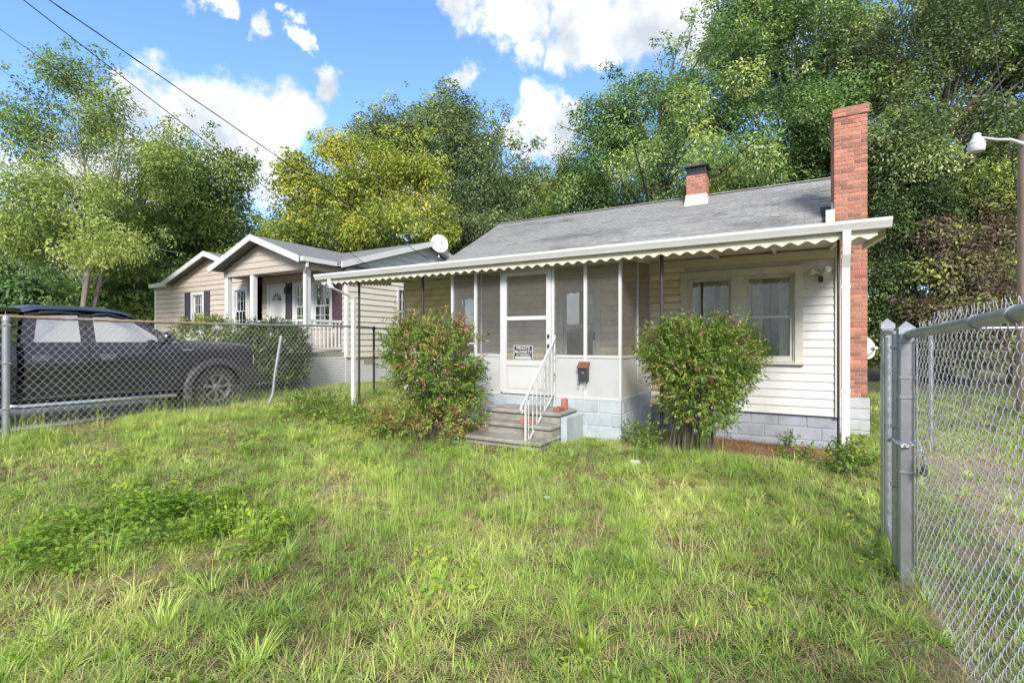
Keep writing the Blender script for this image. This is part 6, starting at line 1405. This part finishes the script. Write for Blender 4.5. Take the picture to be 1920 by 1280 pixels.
def blocked(A, B):
    h = (A > -4.2) & (A < -2.8) & (B > 5.8) & (B < 7.2)
    h |= (A > PL - 0.02) & (A < PR + 0.02) & (B > PB - 0.02); h |= (A > WL) & (A < WR + 0.03) & (B > WB - 0.03)
    h |= (A > -13.35) & (A < -9.02 - 0.75 * sst(B, 3.0, 4.6) + 0.12 * vnoise(A * 0, B, 0.3)) & (B < 6.15)
    h |= (A < -11.3) & (B > 8.7); h |= (A > 0.72) & (A < 1.27) & (B > 10.8) & (B < 11.8)
    return h
def in_view(A, B, m=80):
    X = A * CY + B * SY; Y = -A * SY + B * CY; ok = Y > 1.2; px = 960 + F * X / np.maximum(Y, 0.1); return ok & (px > -m) & (px < 1920 + m)
def sample(dens, a0, a1, b0, b1):
    n = int(dens * (a1 - a0) * (b1 - b0)); A = rng.uniform(a0, a1, n); B = rng.uniform(b0, b1, n); k = ~blocked(A, B) & in_view(A, B); return A[k], B[k]
lawn = source_set('lawn_sources', [blades('tuft_lawn', 26, 0.05, 0.13, 0.075, 0.0048, 0.9, 'grass_blade', 1.5) for _ in range(4)] + [blades('tuft_lawn', 20, 0.07, 0.19, 0.07, 0.0054, 1.05, 'grass_blade', 1.8) for _ in range(2)] + [blades('tuft_dry', 14, 0.06, 0.15, 0.08, 0.004, 1.0, 'straw', 0.8) for _ in range(2)])
tall = source_set('tall_sources', [blades('tuft_tall', 50, 0.14, 0.34, 0.05, 0.0055, 0.6, 'grass_blade', 1.7) for _ in range(5)] + [blades('tuft_deep', 34, 0.12, 0.28, 0.06, 0.007, 0.6, 'grass_deep', 1.2) for _ in range(1)])
stalk = source_set('stalk_sources', [blades('stalks', 16, 0.26, 0.50, 0.10, 0.0026, 0.10, 'grass_blade', 0.16) for _ in range(3)])
dry = source_set('dry_sources', [blades('straw_litter', 22, 0.06, 0.20, 0.10, 0.0038, 0, 'straw', 0.1, flat=1.45) for _ in range(3)])
pine = source_set('pine_sources', [blades('pine_litter', 34, 0.07, 0.18, 0.11, 0.003, 0, 'pine_straw', 0.1, flat=1.42) for _ in range(3)])
weed = source_set('weed_sources', [broad('broad_weed', 30, 0.045, 0.021, 'weed_leaf', 0.11) for _ in range(4)])
def grow():
    A, B = sample(360, -9.6, 0.72, 0.6, 9.0); d, mu = dirt_at(A, B); near = np.hypot(A, B)
    k = (rng.random(len(A)) > 0.72 * d) & (rng.random(len(A)) < np.where(near < 5, 1.0, 0.62)); A, B, d = A[k], B[k], d[k]
    sc = (0.36 + 0.72 * vnoise(A, B, 0.55)) * rng.uniform(0.7, 1.3, len(A)) * (1 - 0.35 * d); scatter('lawn_grass', 'uneven lime green lawn grass in front of the cottage', lawn, 8, A, B, sc)
    A, B = sample(48, -9.3, 0.72, 0.6, 6.6); v = vnoise(A + 3, B + 9, 0.5); k = rng.random(len(A)) < 0.95 * sst(v, 0.50, 0.80); A, B = A[k], B[k]
    scatter('tall_grass', 'taller arching grass clumps scattered over the lawn', tall, 6, A, B, rng.uniform(0.42, 0.88, len(A)))
    A, B = sample(16, -9.2, 0.7, 0.6, 6.6); scatter('grass_tufts', 'small dense grass tufts dotted over the lawn', tall, 6, A, B, rng.uniform(0.3, 0.6, len(A)))
    # seed stalks: left middle of the lawn and along the fence
    A, B = sample(34, -9.2, 0.6, 0.8, 6.5); v = np.exp(-((A + 2.7) / 0.9) ** 2 - ((B - 3.6) / 1.5) ** 2) + 0.35 * sst(vnoise(A + 11, B + 5, 0.9), 0.55, 0.8) + 0.8 * np.exp(-((A + 8.8) / 0.4) ** 2); k = rng.random(len(A)) < v; A, B = A[k], B[k]
    scatter('seed_stalks', 'thin upright seed stalks standing above the lawn', stalk, 3, A, B, rng.uniform(0.5, 0.95, len(A)), tilt=0.06)
    A, B = sample(110, -9.6, 1.0, 0.6, 8.8); d, mu = dirt_at(A, B); k = rng.random(len(A)) < 0.40 + 0.6 * d; A, B = A[k], B[k]
    scatter('dead_grass', 'dry straw coloured litter between the grass', dry, 3, A, B, rng.uniform(0.6, 1.1, len(A)), tilt=0.08, zoff=0.004)
    A, B = sample(260, -1.7, 1.2, 7.0, 9.0); d, mu = dirt_at(A, B); k = rng.random(len(A)) < mu; A, B = A[k], B[k]
    scatter('pine_litter', 'reddish brown pine straw along the grey foundation', pine, 3, A, B, rng.uniform(0.6, 1.1, len(A)), tilt=0.08, zoff=0.004)
    # broad-leaved weeds: the dark green patch in the left foreground and scattered plants
    A, B = sample(300, -7.5, 0.6, 0.6, 6.5); Y = -A * SY + B * CY; X = A * CY + B * SY; px = 960 + F * X / Y; py = 640 + F * 1.45 / Y
    v = np.exp(-((px - 330) / 260) ** 2 - ((py - 975) / 62) ** 2) * 1.1; v += np.exp(-((px - 100) / 160) ** 2 - ((py - 1030) / 60) ** 2) * 0.7; w = world_patch(A, B); k = rng.random(len(A)) < np.maximum(0.42 * w, 0.02 * sst(vnoise(A, B, 0.6), 0.5, 0.8)); A, B = A[k], B[k]
    scatter('broad_weeds', 'dark green patch of broad leaved weeds in the lawn', weed, 4, A, B, rng.uniform(0.7, 1.5, len(A)), tilt=0.2, zoff=0.01)
    # grass beyond: neighbour's verge and the yard on the right
    A, B = sample(130, -12.0, -9.0, 5.6, 9.0); k = (B > 6.0) | (A > -9.5); A, B = A[k], B[k]; scatter('verge_grass', 'grass strip in front of the bungalow', lawn, 8, A, B, rng.uniform(0.7, 1.2, len(A)))
    A, B = sample(110, -11.2, -8.2, 8.5, 16); scatter('side_grass', 'grass strip between the two houses', lawn, 8, A, B, rng.uniform(0.8, 1.4, len(A)))
    A, B = sample(150, 0.70, 7.0, 1.2, 12.0); d, mu = dirt_at(A, B); k = rng.random(len(A)) > 0.93 * d; A, B = A[k], B[k]; scatter('yard_grass', 'patchy grass of the dirt yard behind the chain link panel', lawn, 8, A, B, rng.uniform(0.5, 1.2, len(A)))
    A, B = sample(14, 0.72, 5.0, 1.2, 8.0); k = rng.random(len(A)) < 0.9 * sst(vnoise(A + 3, B + 9, 0.75), 0.45, 0.8); scatter('yard_tall_grass', 'taller grass clumps behind the chain link panel', tall, 6, A[k], B[k], rng.uniform(0.5, 0.9, k.sum()))
    A, B = sample(26, 0.2, 7.0, 9.0, 20.0); scatter('back_grass', 'rough grass behind the brick chimney', lawn, 8, A, B, rng.uniform(1.0, 1.8, len(A)))
def world_patch(A, B):
    c = at(330, 975, 3.96); c2 = at(110, 1035, 3.4); c3 = at(480, 1000, 3.7)
    return np.clip(1.15 * np.exp(-((A - c.x) / 0.75) ** 2 - ((B - c.y) / 0.42) ** 2) + 0.8 * np.exp(-((A - c2.x) / 0.55) ** 2 - ((B - c2.y) / 0.3) ** 2) + 0.6 * np.exp(-((A - c3.x) / 0.45) ** 2 - ((B - c3.y) / 0.35) ** 2) - 0.12, 0, 1)
grow()
# single plants and stones on the lawn that the eye picks out
def one_clump(px, py, label, n, h, wd, m='grass_deep'):
    t = 1.46 * F / (py - 640); p = at(px, py, t); o = blades('grass_clump', n, h * 0.6, h, 0.05, wd, 0.45, m, 0.8); COL.objects.link(o); o.location = (p.x, p.y, zgs(p.x, p.y) - 0.01); tag(o, label, 'grass', 'grass clumps')
one_clump(1110, 1215, 'bright broad bladed grass clump at the lower right of the lawn', 46, 0.17, 0.013)
one_clump(1560, 1010, 'dark arching grass clump near the walk gate', 60, 0.30, 0.008); one_clump(300, 1170, 'large arching grass clump in the lower left lawn', 60, 0.27, 0.008, 'grass_blade'); one_clump(480, 1235, 'low grass clump at the bottom edge left', 50, 0.20, 0.008, 'grass_blade')
def stone(px, py, t, s, label, m='stone_pale'):
    p = at(px, py, t); z = zgs(p.x, p.y); b = MB(); b.bbox(p.x - s, p.x + s, p.y - s * 0.6, p.y + s * 0.6, z - 0.02, z + s * 0.7, c=s * 0.35); o = b.build('stone', m); tag(o, label, 'stone', 'stones in the grass')
stone(1190, 874, 5.9, 0.07, 'white stone in the grass before the porch corner'); stone(866, 838, 6.7, 0.05, 'pinkish brick fragment left of the bottom step', 'brick_orange'); stone(855, 820, 7.0, 0.05, 'grey rock beside the reddish shoots'); stone(1026, 930, 4.6, 0.03, 'small white stone on the middle lawn')
